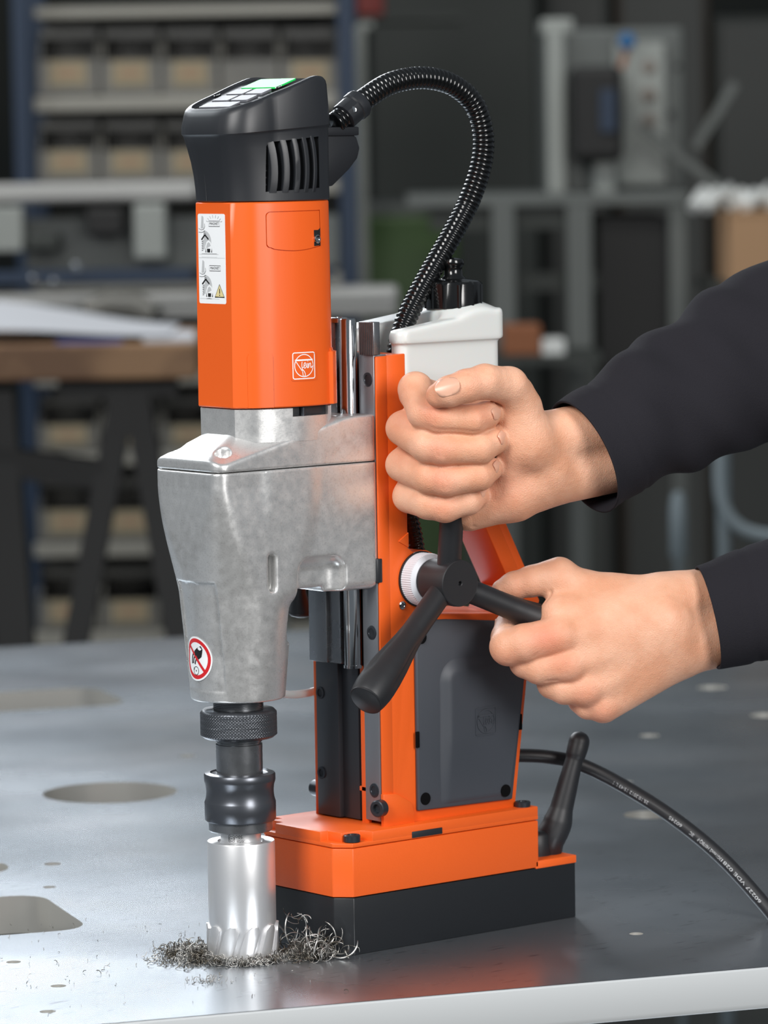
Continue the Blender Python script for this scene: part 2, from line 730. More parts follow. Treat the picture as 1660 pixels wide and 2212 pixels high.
# lid with corner pockets for the bolts
lid = [(52, 27), (60, 27), (60, 41), (70, 41), (70, 51.5), (241, 51.5), (241, -51.5), (81, -51.5), (78, -41), (60, -41), (59, -27), (52, -27)]
bm = prism(lid, 'z', 81.2, 89.0, .8)
prism([(52, 40.5), (62.5, 51.5), (241, 51.5), (241, -51.5), (62.5, -51.5), (52, -40.5)], 'z', 78.9, 82, .5, bm=bm)
obj('foot_lid', bmesh_to(bm), ORANGE, drill)
obj('lid_slot', bmesh_to(box(118, 147, -51.9, -49, 79.4, 84.2, .4)), BLACK, drill)


def bolt(c, axis, r=6.2, h=5.5, parent=drill, m=BOLT):
    V, Fc = lathe([(r * .9, 0), (r, .5), (r, h - .6), (r - .7, h), (r * .56, h), (r * .5, h - 2.6), (.3, h - 2.7)], c, axis, 28)
    return obj('socket_bolt', mesh(V, Fc, 40), m, parent)


bolt((67, -45, 82), (0, 0, 1))
bolt((66, 45, 82), (0, 0, 1))
bolt((232, -44, 86), (0, 0, 1), 6, 7)

# ---- column
colp = [(100, -40), (100, 40), (128, 40), (128, -40)]
bm = bmesh.new()
# two cheeks with a channel between them, one web behind
for s in (-1, 1):
    y0, y1 = (-40, -21) if s < 0 else (36.5, 40)
    poly = [(100.5, 88), (100.5, 433), (128, 434), (128, 292), (133, 288), (146, 288.5), (160, 282), (164, 268), (158, 250), (146, 245), (158, 240.5), (246, 233), (242, 187), (229, 95), (229, 88)]
    if s > 0:
        prism(poly, 'y', y0, y1, .8, bm=bm)
    else:
        prism([(110, 88), (110, 433)] + poly[2:], 'y', -40, -21, .8, bm=bm)
        prism([(100.5, 88), (100.5, 433), (111, 433), (111, 88)], 'y', -40, -38.2, .6, bm=bm)
prism([(122, 88), (122, 434), (128, 434), (128, 88)], 'y', -22, 37, .5, bm=bm)
prism([(128, 88), (128, 243), (158, 240.4), (245.6, 232.8), (241.6, 187), (228.7, 95), (228.7, 88)], 'y', -22, 37, .5, bm=bm)
prism([(102, 112), (102, 115.5), (122, 115.5), (122, 112)], 'y', -22, -11, .4, bm=bm)
prism([(102, 88), (102, 205), (105, 205), (105, 88)], 'y', -21.5, -13.5, .4, bm=bm)
column = obj('column', bmesh_to(bm), ORANGE, drill)
# flared shoulder at the bottom of the near cheek
bm = prism([(99.2, 88), (99.2, 113), (112, 112), (126, 104), (128.5, 96), (128.5, 88)], 'y', -42.4, -39, .7)
obj('column_shoulder', bmesh_to(bm), ORANGE, drill)
# dark arrow ridge beside the dial
obj('dial_pointer', bmesh_to(prism([(118.5, 297), (128, 303), (128, 292)], 'y', -41, -39.5, .3)), ORANGE, drill)
# rails
bm = box(100, 112, -37.8, -20.5, 92, 434, .5)
railn = obj('guide_rail', bmesh_to(bm), RAILG, drill)
bm = box(99, 120, 9, 35, 90, 434, .5)
box(103, 121, -10, 9.5, 90, 434, .5, bm=bm)
railf = obj('guide_rail', bmesh_to(bm), RAILB, drill)
for z in (416, 231, 114.5, 180):
    V, Fc = lathe([(5.2, -.2), (5.2, .5), (4.6, .7), (3.2, .75), (3.0, .3), (2.2, .2), (.1, .2)], (100, -31, z), (-1, 0, 0), 24)
    obj('rail_screw', mesh(V, Fc, 40), BOLT, railn)
for z in (181, 121):
    V, Fc = lathe([(4.6, -.2), (4.6, .4), (4.0, .5), (3.0, .4), (2.8, -1), (.1, -1)], (98.8, 30, z), (-1, 0, 0), 24)
    obj('rail_screw', mesh(V, Fc, 40), BOLT, railf)
bolt((99, -41, 103), (-1, -.25, 0), 6.2, 7)
bolt((107, 40, 107), (0, 1, 0), 6.2, 9)

# ---- sliding carriage (moves with the head)
bm = box(93, 99, -2.5, 31, 206, 458, .6)
box(90, 93.5, 10, 31, 206, 457, .6, bm=bm)
car = obj('slide_carriage', bmesh_to(bm), STEELD, drill)
V, Fc = lathe([(5.8, 0), (6.5, .8), (6.5, 254), (5.8, 255)], (96, -13.6, 205), (0, 0, 1), 36)
obj('slide_rod', mesh(V, Fc, 40), CHROME, drill)
V, Fc = lathe([(7.1, 0), (7.1, 2.2)], (96, -13.6, 204), (0, 0, 1), 36)
obj('rod_collar', mesh(V, Fc, 40), CHROME, drill)
bm = box(98, 104, -41, -23.5, 434.2, 458, .5)
for i in range(8):
    box(97.4, 98.4, -40.5 + 2.1 * i, -39.4 + 2.1 * i, 434, 457.6, bm=bm)
obj('carriage_block', bmesh_to(bm), STEELD, drill)
for yy, rr in ((20, 4.5), (-2, 7.0)):
    V, Fc = lathe([(rr, 0), (rr, 3), (rr - .8, 3.6), (rr * .5, 3.6), (rr * .45, 2)], (97, yy, 457), (0, 0, 1), 24)
    obj('socket_bolt', mesh(V, Fc, 40), CHROME, drill)

# ---- dark side cover
plane_y = -40
pan = [(131.5, 97), (223, 95.4), (236.8, 187), (240.4, 228), (162, 236.5), (131.5, 238)]
bm = prism(pan, 'y', -43.4, -40, 1.2, 3)
cover = obj('side_cover', bmesh_to(bm), GREYP, drill)
# raised centre field: a smooth swelling
nu, nv = 60, 60
V, Fc = [], []


def sstep(a, b, x):
    t = min(1, max(0, (x - a) / (b - a)))
    return t * t * (3 - 2 * t)


for j in range(nv + 1):
    for i in range(nu + 1):
        u, v = i / nu, j / nv
        z = 99 + v * (231 - 99)
        xr = np.interp(z, [95, 187, 228], [222, 235.8, 239.2])
        x = 133.5 + u * (xr - 1.2 - 133.5)
        x0 = 150 + 2 * sin((z - 99) / 50)
        # rounded step: left edge and arched top
        dl = x - x0
        dt = 208 - z
        if dl < 18 and dt < 18:
            d = 18 - math.hypot(18 - dl, 18 - dt)
        else:
            d = min(dl, dt)
        fade = sstep(100, 150, z) * .7 + .3
        y = -43.42 + .25 - 4.2 * sstep(0, 11, d) * fade * (1 - .2 * u)
        if i in (0, nu) or j in (0, nv):
            y = -43.2
        V.append((x, y, z))
for j in range(nv):
    for i in range(nu):
        a = j * (nu + 1) + i
        Fc.append((a, a + 1, a + nu + 2, a + nu + 1))
obj('cover_field', mesh(V, Fc, 180), GREYP, cover)
for x, z, r in ((138, 105.5, 4.6), (215, 103, 4.6), (136.5, 225, 4.6)):
    V, Fc = lathe([(r, 0), (r, .9), (.2, .95)], (x, -43.1 if x < 150 else -44.3, z), (0, -1, 0), 28)
    obj('screw_hole_shade', mesh(V, Fc, 40), SHADE_BLACK, cover)  # raised black disc; the hole's shade is only in its colour
for x, z in ((131.6, 150), (231.5, 153)):
    obj('clip_notch_shade', bmesh_to(box(x - 1.6, x + 1.6, -44, -42.5, z - 6, z + 6, .5)), SHADE_BLACK, cover)  # black block, coloured as the notch's inner shade


def logo(ink, w=.028):
    """brand mark in a unit square"""
    ink.rrect(.03, .97, .03, .97, .07, .036)
    ink.circle((.5, .5), .40, w * 1.1, 48)
    ink.stroke([(.115, .70), (.885, .70)], .055)
    ink.stroke([(.13, .69), (.28, .48), (.43, .28)], w)
    ink.stroke(catmull([(.41, .64), (.40, .50), (.415, .36), (.44, .20), (.46, .115), (.53, .13), (.535, .22), (.48, .31), (.43, .36)], 4), w)
    ink.stroke(catmull([(.43, .42), (.50, .47), (.56, .53), (.55, .60), (.50, .57), (.49, .46), (.53, .40), (.60, .46)], 4), w)
    ink.stroke(catmull([(.60, .46), (.635, .58), (.63, .46), (.65, .41), (.69, .46)], 4), w)
    ink.stroke([(.655, .645), (.67, .655)], w * 1.3)
    ink.stroke(catmull([(.69, .58), (.69, .41), (.73, .55), (.785, .57), (.785, .46), (.81, .41), (.86, .47)], 4), w)


def patch_solid(ink, fn, t):
    """thicken a flat print into a raised relief; fn(u, v, h)"""
    n = len(ink.V)
    V = [fn(u, v, t) for u, v in ink.V] + [fn(u, v, 0) for u, v in ink.V]
    Fc = list(ink.F)
    cnt = {}
    for f in ink.F:
        for i in range(len(f)):
            e = (f[i], f[(i + 1) % len(f)])
            if (e[1], e[0]) in cnt:
                del cnt[(e[1], e[0])]
            else:
                cnt[e] = 1
    for a, b in cnt:
        Fc.append((b, a, a + n, b + n))
    return mesh(V, Fc)


def cover_y(x, z):
    return -43.15 - 4.2 * (sstep(100, 150, z) * .7 + .3) * (1 - .2 * (x - 133.5) / 105)


ik = Ink()
logo(ik, .034)
obj('embossed_mark', patch_solid(ik, lambda u, v, h: (184 + 21 * u, cover_y(184 + 21 * u, 147 + 21.5 * v) - h, 147 + 21.5 * v), .55), GREYP, cover)

# ---- carrying handle behind the column, part of the frame
bm = bmesh.new()
a, b = np.array([266, 234.0]), np.array([196, 366.0])
d = (b - a) / np.linalg.norm(b - a)
nn = np.array([d[1], -d[0]])
for y0, y1, t0, t1 in ((-18, 18, -9, 4), (-18, -11, 3, 10), (11, 18, 3, 10), (-4, 4, 3, 7)):
    q = [a + nn * t0, b + nn * t0, b + nn * t1, a + nn * t1]
    prism([tuple(p) for p in q], 'y', y0, y1, 1.2, bm=bm)
prism([(126, 352), (126, 372), (206, 374), (206, 354)], 'y', -18, 18, 3, bm=bm)
prism([(226, 222), (246, 252), (274, 240), (262, 218)], 'y', -20, 20, 2, bm=bm)
obj('carrying_handle', bmesh_to(bm), ORANGE, drill)

# ---- feed dial, hub and three handles
HX, HZ = 139.0, 268.0
prof = [(15, 0), (20.2, 0), (20.2, 10), (19.2, 13.5), (17.5, 14.5), (14, 14.5)]
V, Fc = lathe([(20.6, 0), (20.6, 1.6)], (HX, -40, HZ), (0, -1, 0), 60)
obj('dial_seat', mesh(V, Fc, 30), INKB, drill)
V, Fc = [], []
n = 144
for r, t, kn in ((19.6, 1.4, 0), (19.6, 2.0, 1), (19.6, 11, 1), (19.0, 12.2, 0), (16, 14.5, 0), (12, 14.5, 0)):
    for i in range(n):
        a = 2 * pi * i / n
        rr = r - (.55 if (kn and i % 2) else 0)
        V.append((HX + rr * cos(a), -40 - t, HZ + rr * sin(a)))
for j in range(5):
    for i in range(n):
        Fc.append((j * n + i, j * n + (i + 1) % n, (j + 1) * n + (i + 1) % n, (j + 1) * n + i))
Fc.append(tuple(range(n)))
Fc.append(tuple(range(5 * n, 6 * n))[::-1])
obj('dial_ring', bmesh_to((lambda bm_: (bm_.from_mesh(mesh(V, Fc)), bm_)[1])(bmesh.new()), 30, 1), WHITEP, drill)
V, Fc = lathe([(15.5, 13), (15.5, 17), (16.6, 18), (16.6, 33), (17.2, 41), (17.0, 45.2), (16.4, 45.8)] + [(16.2 - .3 * i, 45.75 + (.05 if i % 2 else 0)) for i in range(48)] + [(1.6, 45.4), (1.2, 43.0)], (HX, -40, HZ), (0, -1, 0), 64)
hub = obj('feed_hub', mesh(V, Fc, 25), RUB, drill)
rings_i = Ink()
SPLAY = radians(13)
HUB = np.array([HX, -72, HZ])


def arm(angle, name='feed_handle'):
    dv = np.array([cos(angle) * cos(SPLAY), -sin(SPLAY), sin(angle) * cos(SPLAY)])
    ts = [6, 20, 40, 55, 66, 78, 90, 102, 112, 118, 124, 127.5, 129]
    rs = [9, 8.8, 8.7, 8.9, 9.7, 11.2, 12.8, 13.9, 14.3, 14.2, 13.6, 12.9, 12.3]
    t = np.concatenate([np.linspace(6, 112, 44), [114, 118, 122, 125, 127, 128.2, 129]])
    path = HUB + np.outer(t, dv)
    r = np.interp(t, ts, rs)

    def mod(k, a):
        w = sstep(58, 76, t[k]) * (1 - sstep(104, 118, t[k]))
        g = max(0, cos(3 * a + .6)) ** 6
        return 1 - .13 * w * g
    V, Fc = tube(path, r, 48, True, mod)
    h = obj(name, mesh(V, Fc, 40), RUB, drill)
    V, Fc = lathe([(12.6, -.5), (12.6, .3), (12.2, .7), (11.9, .5), (11.6, .75), (.1, .9)], HUB + dv * 129, dv, 40)
    obj('grip_cap', mesh(V, Fc, 40), RUB, h)
    return dv


for a in (96, 216, 336):
    arm(radians(a))
V, Fc = lathe([(3.0, 0), (3.0, .8), (2.2, 1.2), (1.9, .2), (.1, .2)], (121.5, -40, 250), (0, -1, 0), 20)
obj('set_screw', mesh(V, Fc, 40), CHROME, drill)

# ---- clamping lever on the tongue of the foot
pth = catmull([U(1184, 1836, 'y', -30), U(1188, 1812, 'y', -32), U(1204, 1780, 'y', -35), U(1219, 1725, 'y', -37), U(1234, 1668, 'y', -39), U(1245, 1628, 'y', -40), U(1251, 1605, 'y', -40), U(1255, 1580, 'y', -40)], 10)
pth, tl = resample(pth, 1.2)
tl = tl / tl[-1]
rs = np.interp(tl, [0, .12, .26, .36, .5, .72, .775, .80, .86], [11.0, 11.8, 11.0, 8.9, 8.2, 6.9, 6.7, 7.6, 8.0])
Lv = tl * np.linalg.norm(np.diff(pth, axis=0), axis=1).sum()
rem = Lv[-1] - Lv
rs = np.where(rem < 8, np.sqrt(np.maximum(.3, 64 - (8 - rem) ** 2)), rs)
V, Fc = tube(pth, rs, 28)
lever = obj('clamping_lever', mesh(V, Fc, 60), RUB, drill)
V, Fc = lathe([(12.4, 0), (12.6, 6), (12.2, 16), (9, 19), (1, 19.4)], (258, -28, 47), (0, 0, 1), 32)
obj('lever_boss', mesh(V, Fc, 50), RUB, lever)

# ---- cast gearbox


def lerp(a, b, t):
    return a + (b - a) * t


def front_sd(X):
    x, y, z = X
    t = np.clip((z - 268) / (345 - 268), 0, 1)
    t = t * t * (3 - 2 * t) * .55 + t * .45
    r = 34 + (z - 190) * .092
    hx_ = lerp(r, 44.0, t)
    hy_ = lerp(r, 39.5, t)
    rc = lerp(r, 10.0, t)
    q0 = np.abs(x) - (hx_ - rc)
    q1 = np.abs(y) - (hy_ - rc)
    return np.sqrt(np.maximum(q0, 0) ** 2 + np.maximum(q1, 0) ** 2) + np.minimum(np.maximum(q0, q1), 0) - rc


def lower_sd(X):
    x, y, z = X
    ay = np.abs(y)
    d = smax(front_sd(X), np.maximum(190 - z, z - 370), 1.5)
    arm_ = box_sd(X, (0, -39.5, 264), (103, 39.5, 390), 7)
    d = smax(smin(d, arm_, 10), ay - 40.6, 2)
    pocket = box_sd([x, ay, z], (26, 28, 230), (70, 80, 291), 11)
    d = smax(d, -pocket, 1.5)
    under = np.maximum(box_sd([x, ay, z], (20, -40, 230), (58, 32, 268), 2), 36 - np.sqrt(x * x + y * y))
    d = smax(d, -under, 2)
    fr = front_sd(X)
    rec = np.maximum(np.maximum(ay - 21 - (z - 200) * .012, z - 277), np.maximum(np.maximum(x + 6, 199 - z), -(fr + 2.4 * np.clip((z - 202) / 22, 0.01, 1))))
    d = smax(d, -rec, 1.6)
    slot = cone_sd([x, y, z], (2.2, -40, 273), (2.2, -40, 293.5), 3.5, 3.5)
    slot2 = np.minimum(slot, cone_sd([x, y, z], (2.2, -37, 273), (2.2, -37, 293.5), 3.4, 3.4))
    slot2 = np.minimum(slot2, cone_sd([x, y, z], (2.2, -33, 273), (2.2, -33, 293.5), 3.4, 3.4))
    slot2 = np.minimum(slot2, cone_sd([x, y, z], (2.2, -28.5, 273), (2.2, -28.5, 293.5), 3.4, 3.4))
    d = smax(d, -slot2, 1.0)
    d = np.maximum(d, z - 356.6)
    return d


V, Fc = surface_nets(lower_sd, (-48, -44, 187), (106, 44, 359), 1.0)
gear = obj('gearbox_housing', nets_mesh(V, Fc), CAST, drill)


def upper_sd(X):
    x, y, z = X
    ay = np.abs(y)
    q0 = np.where(x < 20, -(x) - (44 - 10), x - (103 - 8))
    rc = np.where(x < 20, 10.0, 8.0)
    q1 = ay - (39.5 - rc)
    d = np.sqrt(np.maximum(q0, 0) ** 2 + np.maximum(q1, 0) ** 2) + np.minimum(np.maximum(q0, q1), 0) - rc
    zr1 = 365.5 + .52 * (x + 44)
    zr2 = 363 + .25 * (x + 34) + .62 * (39.5 - ay)
    zr = smin(smin(zr1, zr2, 4), np.full_like(x, 391.0), 3)
    d = smax(d, (z - zr) * .86, 1.6)
    d = np.maximum(d, 357.3 - z)
    for bx_, by_, r_ in ((-30, 27, 5.6), (-30, -27, 5.6), (70, -22, 5.5)):
        c = np.sqrt((x - bx_) ** 2 + (y - by_) ** 2) - r_
        d = smax(d, -np.maximum(c, 366 - z), 1.2)
    return d


V, Fc = surface_nets(upper_sd, (-48, -44, 354), (106, 44, 395), 1.0)
cov = obj('gearbox_cover', nets_mesh(V, Fc), CAST, drill)
V, Fc = lathe([(37, 356), (37, 358)], (2, 0, 0), (0, 0, 1), 48)

# ---- motor body: plan outline shared by collar, motor and control head
half = [(-15, 0), (-15, 12), (-15, 20.5)] + [tuple(p) for p in catmull([(-13.6, 22.4), (-5, 31.5), (3, 35.8), (13, 39), (30, 41.5), (47, 41), (59, 38), (67, 31.5), (72.5, 20), (74.5, 8)], 5)] + [(75, 0)]
PLAN = [(p[0], -p[1]) for p in half] + [(p[0], p[1]) for p in half[-2:0:-1]]
PLAN = np.array(PLAN)
hx_arr = np.array([p[0] for p in half[2:]])
hy_arr = np.array([p[1] for p in half[2:]])


def ysurf(x):
    m = hx_arr <= 48
    return float(np.interp(x, hx_arr[:], hy_arr[:]))


def off(pl, d, c=(30, 0)):
    out = []
    for i in range(len(pl)):
        t = pl[(i + 1) % len(pl)] - pl[i - 1]
        n_ = np.array([t[1], -t[0]]) / (np.linalg.norm(t) + 1e-9)
        if n_ @ (pl[i] - np.array(c)) < 0:
            n_ = -n_
        out.append(pl[i] + n_ * d)
    return np.array(out)


def ring(pl, z):
    return [(p[0], p[1], z(p[0]) if callable(z) else z) for p in pl]


V, Fc = loft([ring(off(PLAN, -1.6), 376), ring(off(PLAN, -1.4), 399.6), ring(off(PLAN, -4), 400.2)])
collar = mesh(V, Fc, 35)


def boolean(m, cutters, op='DIFFERENCE'):
    o = bpy.data.objects.new('tmp', m)
    COL.objects.link(o)
    cs = []
    for c in cutters:
        co = bpy.data.objects.new('cut', c)
        COL.objects.link(co)
        md = o.modifiers.new('b', 'BOOLEAN')
        md.operation = op
        md.solver = 'EXACT'
        md.object = co
        cs.append(co)
    dg = bpy.context.evaluated_depsgraph_get()
    r = bpy.data.meshes.new_from_object(o.evaluated_get(dg))
    for c in cs:
        bpy.data.objects.remove(c)
    bpy.data.objects.remove(o)
    return r


collar = boolean(collar, [bmesh_to(box(24, 58, -60, -24, 393.5, 405), None)])
obj('motor_collar', fin(collar, 35), CAST, drill)
obj('notch_shade', bmesh_to(box(24.4, 57.6, -34, -24.2, 393.7, 400, .2)), BLACK, drill)  # black filler added so the open notch looks shaded inside
obj('collar_bolt', mesh(*lathe([(2, 393.6), (2, 399.5), (1.4, 399.6)], (36, -35.5, 0), (0, 0, 1), 16), 40), BOLT, drill)

mot_rings = [ring(off(PLAN, -.5), 400.6), ring(off(PLAN, .1), 401.4), ring(PLAN, 420), ring(off(PLAN, -.3), 470), ring(off(PLAN, -.6), 520), ring(off(PLAN, -.8), 546), ring(off(PLAN, -1.4), 546.8)]
V, Fc = loft(mot_rings)
motm = mesh(V, Fc)


def on_motor(x, z, o_=0.0):
    return (x, -ysurf(x) - o_ + np.interp(z, [400, 420, 470, 520, 547], [0, 0, .3, .6, .8]), z)


def conform(poly, fn, h0, h1, n=24):
    """solid patch over an outline (x, z) bounded by straight left/right: strips along x"""
    xs = sorted(set([round(p[0], 3) for p in poly]) | set(np.linspace(min(p[0] for p in poly), max(p[0] for p in poly), n).round(3)))
    top, bot = [], []
    P = list(poly)
    for x in xs:
        zz = []
        for i in range(len(P)):
            a, b = P[i], P[(i + 1) % len(P)]
            if min(a[0], b[0]) - 1e-6 <= x <= max(a[0], b[0]) + 1e-6:
                if abs(a[0] - b[0]) < 1e-6:
                    zz += [a[1], b[1]]
                else:
                    zz.append(a[1] + (b[1] - a[1]) * (x - a[0]) / (b[0] - a[0]))
        bot.append(min(zz))
        top.append(max(zz))
    rings_ = []
    for x, b, t in zip(xs, bot, top):
        if t - b < .05:
            t, b = t + .03, b - .03
        rings_.append([fn(x, b, h0), fn(x, b, h1), fn(x, t, h1), fn(x, t, h0)])
    V, Fc = loft(rings_)
    bm_ = bmesh.new()
    bm_.from_mesh(mesh(V, Fc, None, 1))
    return bmesh_to(bm_, 30)


def hatch_poly(g):
    x0, x1 = 5.4 + g, 51.5 - g
    p = []
    for a in range(0, 91, 18):
        p.append((x0 + 3 - 3 * sin(radians(a)), 540 - g - 3 + 3 * cos(radians(a))))
    p += [(x0, 519)]
    for a in range(0, 91, 18):
        p.append((x0 + 3 - 3 * cos(radians(a)), 517 + g - 3 * sin(radians(a))))
    for t in np.linspace(.12, 1, 9):
        x = lerp(x0, x1, t)
        p.append((x, 513.8 + g - 2.6 * sin(pi * t) + .6 * t))
    p += [(x1, 540.2 - g)]
    return p


cutm = conform(hatch_poly(0), on_motor, -1.6, 4)
motm = boolean(motm, [cutm])
motor = obj('motor_housing', fin(motm, 35), ORANGE_P, drill)
hatch = obj('brush_hatch', conform(hatch_poly(.55), on_motor, -1.55, .05), ORANGE_P, motor)
obj('screw_pocket', conform([(45, 526), (45, 514.5), (51.4, 515), (51.4, 527.5), (49.3, 526)], on_motor, 0, .25, 6), INKB, motor)
p = np.array(on_motor(47.6, 519.5))
V, Fc = lathe([(3.1, 0), (3.1, 1.2), (2.5, 1.7), (1.4, 1.6), (1.1, 1.0), (.1, 1.0)], p, (.15, -1, 0), 24)
obj('hatch_screw', mesh(V, Fc, 30), CHROME, motor)
# raised shallow pads near the bottom edge
pad = [(-8.0, 401), (-8.0, 437), (-7.2, 439.5), (-5, 440.5), (5, 440.5), (7.0, 439.4), (8, 437), (8, 401)]
obj('corner_pad', conform(pad, on_motor, -.5, .55, 20), ORANGE_P, motor)
tailp = [(q[0], q[1]) for q in PLAN if q[0] > 57.5 and q[1] < -4]
rr = [ring(np.array([(q[0], q[1]) for q in off(PLAN, .2) if q[0] > 57.5 and q[1] < -4] + [(60, -10)]), 400.8)]
big = [q for q in off(PLAN, 3.0) if q[0] > 59 and q[1] < -3]
sm = [q for q in off(PLAN, -.5) if q[0] > 59 and q[1] < -3]
if len(big) > 2:
    inner = [(58, -5), (57.5, -37.5)]
    rg = [[(q[0], q[1], z) for q in b_] + [(i_[0], i_[1], z) for i_ in inner] for b_, z in ((big, 401), (big, 441), )]
    V, Fc = loft(rg)
    bm_ = bmesh.new()
    bm_.from_mesh(mesh(V, Fc, None, 1))
    bmesh.ops.recalc_face_normals(bm_, faces=bm_.faces)
    bmesh.ops.bevel(bm_, geom=[e for e in bm_.edges if abs(e.verts[0].co.z - e.verts[1].co.z) < .1 and e.verts[0].co.z > 430], offset=2.5, segments=3, affect='EDGES')
    obj('rear_skirt', bmesh_to(bm_, 35), ORANGE_P, motor)

# brand badge
badge = obj('brand_badge', conform(rrect(22, 44, 419.2, 440.4, 1.4), on_motor, -.4, .45, 16), ORANGE_P, motor)
ik = Ink(.06)
logo(ik)
obj('badge_print', ik.mesh(lambda u, v: on_motor(22.8 + 20.4 * u, 419.9 + 19.8 * v, .52)), WHITE, badge)

# instruction sticker on the front face


def on_front(u, v, h=0.0):           # u: mm to the right, v: mm up
    return (-15.0 - h + .55, 17.6 - u, 474.8 + v)


ik = Ink()
ik.rrect(0, 32, 0, 64, 1.6)
stk = obj('instruction_sticker', patch_solid(ik, on_front, .25), WHITE, motor)


def picto(v0, warn):
    k, g, y = Ink(), Ink(), Ink()
    g.poly([(3.4, v0 + 21), (6.8, v0 + 21), (6.8, v0 + 29), (5.6, v0 + 30), (4.6, v0 + 30)])
    g.poly([(7.5 + 8 * cos(a), v0 + 11.5 + 8 * sin(a)) if i else (7.5, v0 + 6) for i, a in enumerate(np.linspace(-.5, 1.7, 16))])
    g.poly([(5.2, v0 + 6), (7, v0 + 6), (7, v0 + 13), (5.2, v0 + 13)])
    for d_ in ((-4.2, -3.6), (4.2, -3.2)):
        k.stroke([(8.2, v0 + 16.5), (8.2 + d_[0], v0 + 16.5 + d_[1])], 1.2)
    k.circle((8.2, v0 + 16.8), 1.0, .25, 16)
    k.stroke([(1, v0 + 21), (4, v0 + 20), (7, v0 + 20.5), (8.4, v0 + 22.5), (8, v0 + 24.5)], .3)
    k.stroke([(1, v0 + 18.4), (4, v0 + 18.2), (7, v0 + 18.6), (8.6, v0 + 19.6)], .3)
    k.poly([(10.8, v0 + 4), (14, v0 + 4), (14.3, v0 + 6.6), (10.5, v0 + 6.6)])
    k.poly([(8.6, v0 + 4), (9.6, v0 + 4), (8.8, v0 + 7)])
    k.poly([(15.4, v0 + 4), (16.4, v0 + 4), (16.2, v0 + 7)])
    for q in range(6):
        k.stroke([(4.2, v0 + 5.2 + q * 1.25), (6.0, v0 + 5.6 + q * 1.25)], .35)
    for q in ([(13, v0 + 22.6), (26, v0 + 22.6), (26, v0 + 26.4), (13, v0 + 26.4)],):
        k.stroke(q, .35, True)
    k.text('MAGNET', 2.7, (19.5, v0 + 24.5))
    g.stroke([(1, v0 + 2.6), (24, v0 + 2.6)], .3)
    w = Ink()
    w.stroke([(9.0, v0 + 4), (9.1, v0 + 8.5), (10.4, v0 + 11), (12.4, v0 + 12), (14.4, v0 + 11), (15.7, v0 + 8.5), (15.9, v0 + 4)], 1.3)
    if not warn:
        for a in np.linspace(.2, 2.9, 8):
            k.stroke([(19.5 + 7.5 * cos(a), v0 + 24.5 + 3.4 * sin(a) + .6), (19.5 + 9.6 * cos(a), v0 + 24.5 + 5.6 * sin(a) + .6)], .2)
        g.stroke([(4, v0 + 3), (22, v0 + 3), (22, v0 + .6), (4, v0 + .6)], .25, True)
    else:
        y.poly([(19, v0 + 4), (30, v0 + 4), (24.5, v0 + 13)])
        k.stroke([(19, v0 + 4), (30, v0 + 4), (24.5, v0 + 13)], .7, True)
        k.stroke([(24.5, v0 + 10), (24.5, v0 + 6.6)], .9)
        k.circle((24.5, v0 + 5.4), .5)
        g.poly([(8, v0 + 2.4), (16, v0 + 2.4), (12, v0 + 3.4)])
    return g, w, y, k


for v0, wn in ((32.5, False), (.8, True)):
    for q, (i_, m_) in enumerate(zip(picto(v0, wn), (INKG, WHITE, INKY, INKB))):
        if i_.F:
            obj('sticker_print', i_.mesh(lambda u, v, q=q: on_front(u, v, .28 + .04 * q)), m_, stk)
ik = Ink()
ik.stroke([(.6, 32.6), (31.4, 32.6)], .3)
obj('sticker_print', ik.mesh(lambda u, v: on_front(u, v, .3)), INKG, stk)

# ---- black control head
hh = [(-15, 0), (-15, 8)] + [tuple(q) for q in catmull([(-14.6, 14), (-12, 22), (-6, 29.5), (3, 35), (13, 38.7), (30, 41.3), (47, 40.9), (59, 37.9), (67, 31.4), (72.5, 20), (74.5, 8)], 5)] + [(75, 0)]
HPLAN = np.array([(q[0], -q[1]) for q in hh] + [(q[0], q[1]) for q in hh[-2:0:-1]])
capo = np.array([(x if x > 10 else x - (10 - x) / 25 * 8.0, y * (1 + .30 * max(0, (12 - x) / 27)) if x < 12 else y) for x, y in HPLAN])


def ztop(x):
    return 611.5 + .345 * (x + 21) - max(0, x - 44) ** 2 * .018


def blend(t):
    return HPLAN * (1 - t) + capo * t


rings_ = [ring(off(blend(0), -1.2), 547.0), ring(blend(.02), 547.8), ring(blend(.06), 555), ring(blend(.18), 565), ring(blend(.38), 575), ring(blend(.66), 585),
          ring(off(blend(.94), .0), lambda x: 593 + .07 * (x + 21)), ring(off(blend(1), .35), lambda x: 594.6 + .07 * (x + 21)),
          ring(off(blend(1), .9), lambda x: 595.2 + .07 * (x + 21)), ring(off(blend(1), .9), lambda x: 600 + .08 * (x + 21)),
          ring(off(blend(.95), -.6), lambda x: ztop(x) - 4), ring(off(blend(.9), -1.2), lambda x: ztop(x) - 1.4), ring(off(blend(.85), -2.6), lambda x: ztop(x)),
          ring(off(blend(.8), -5.0), lambda x: ztop(x) + .2), ring(off(blend(.8), -5.8), lambda x: ztop(x) - 1.4), ring(off(blend(.8), -8), lambda x: ztop(x) - 1.5)]
V, Fc = loft(rings_)
capm = mesh(V, Fc)


def on_cap(x, z, o_=0.0):
    return (x, -ysurf(x) - o_, z)


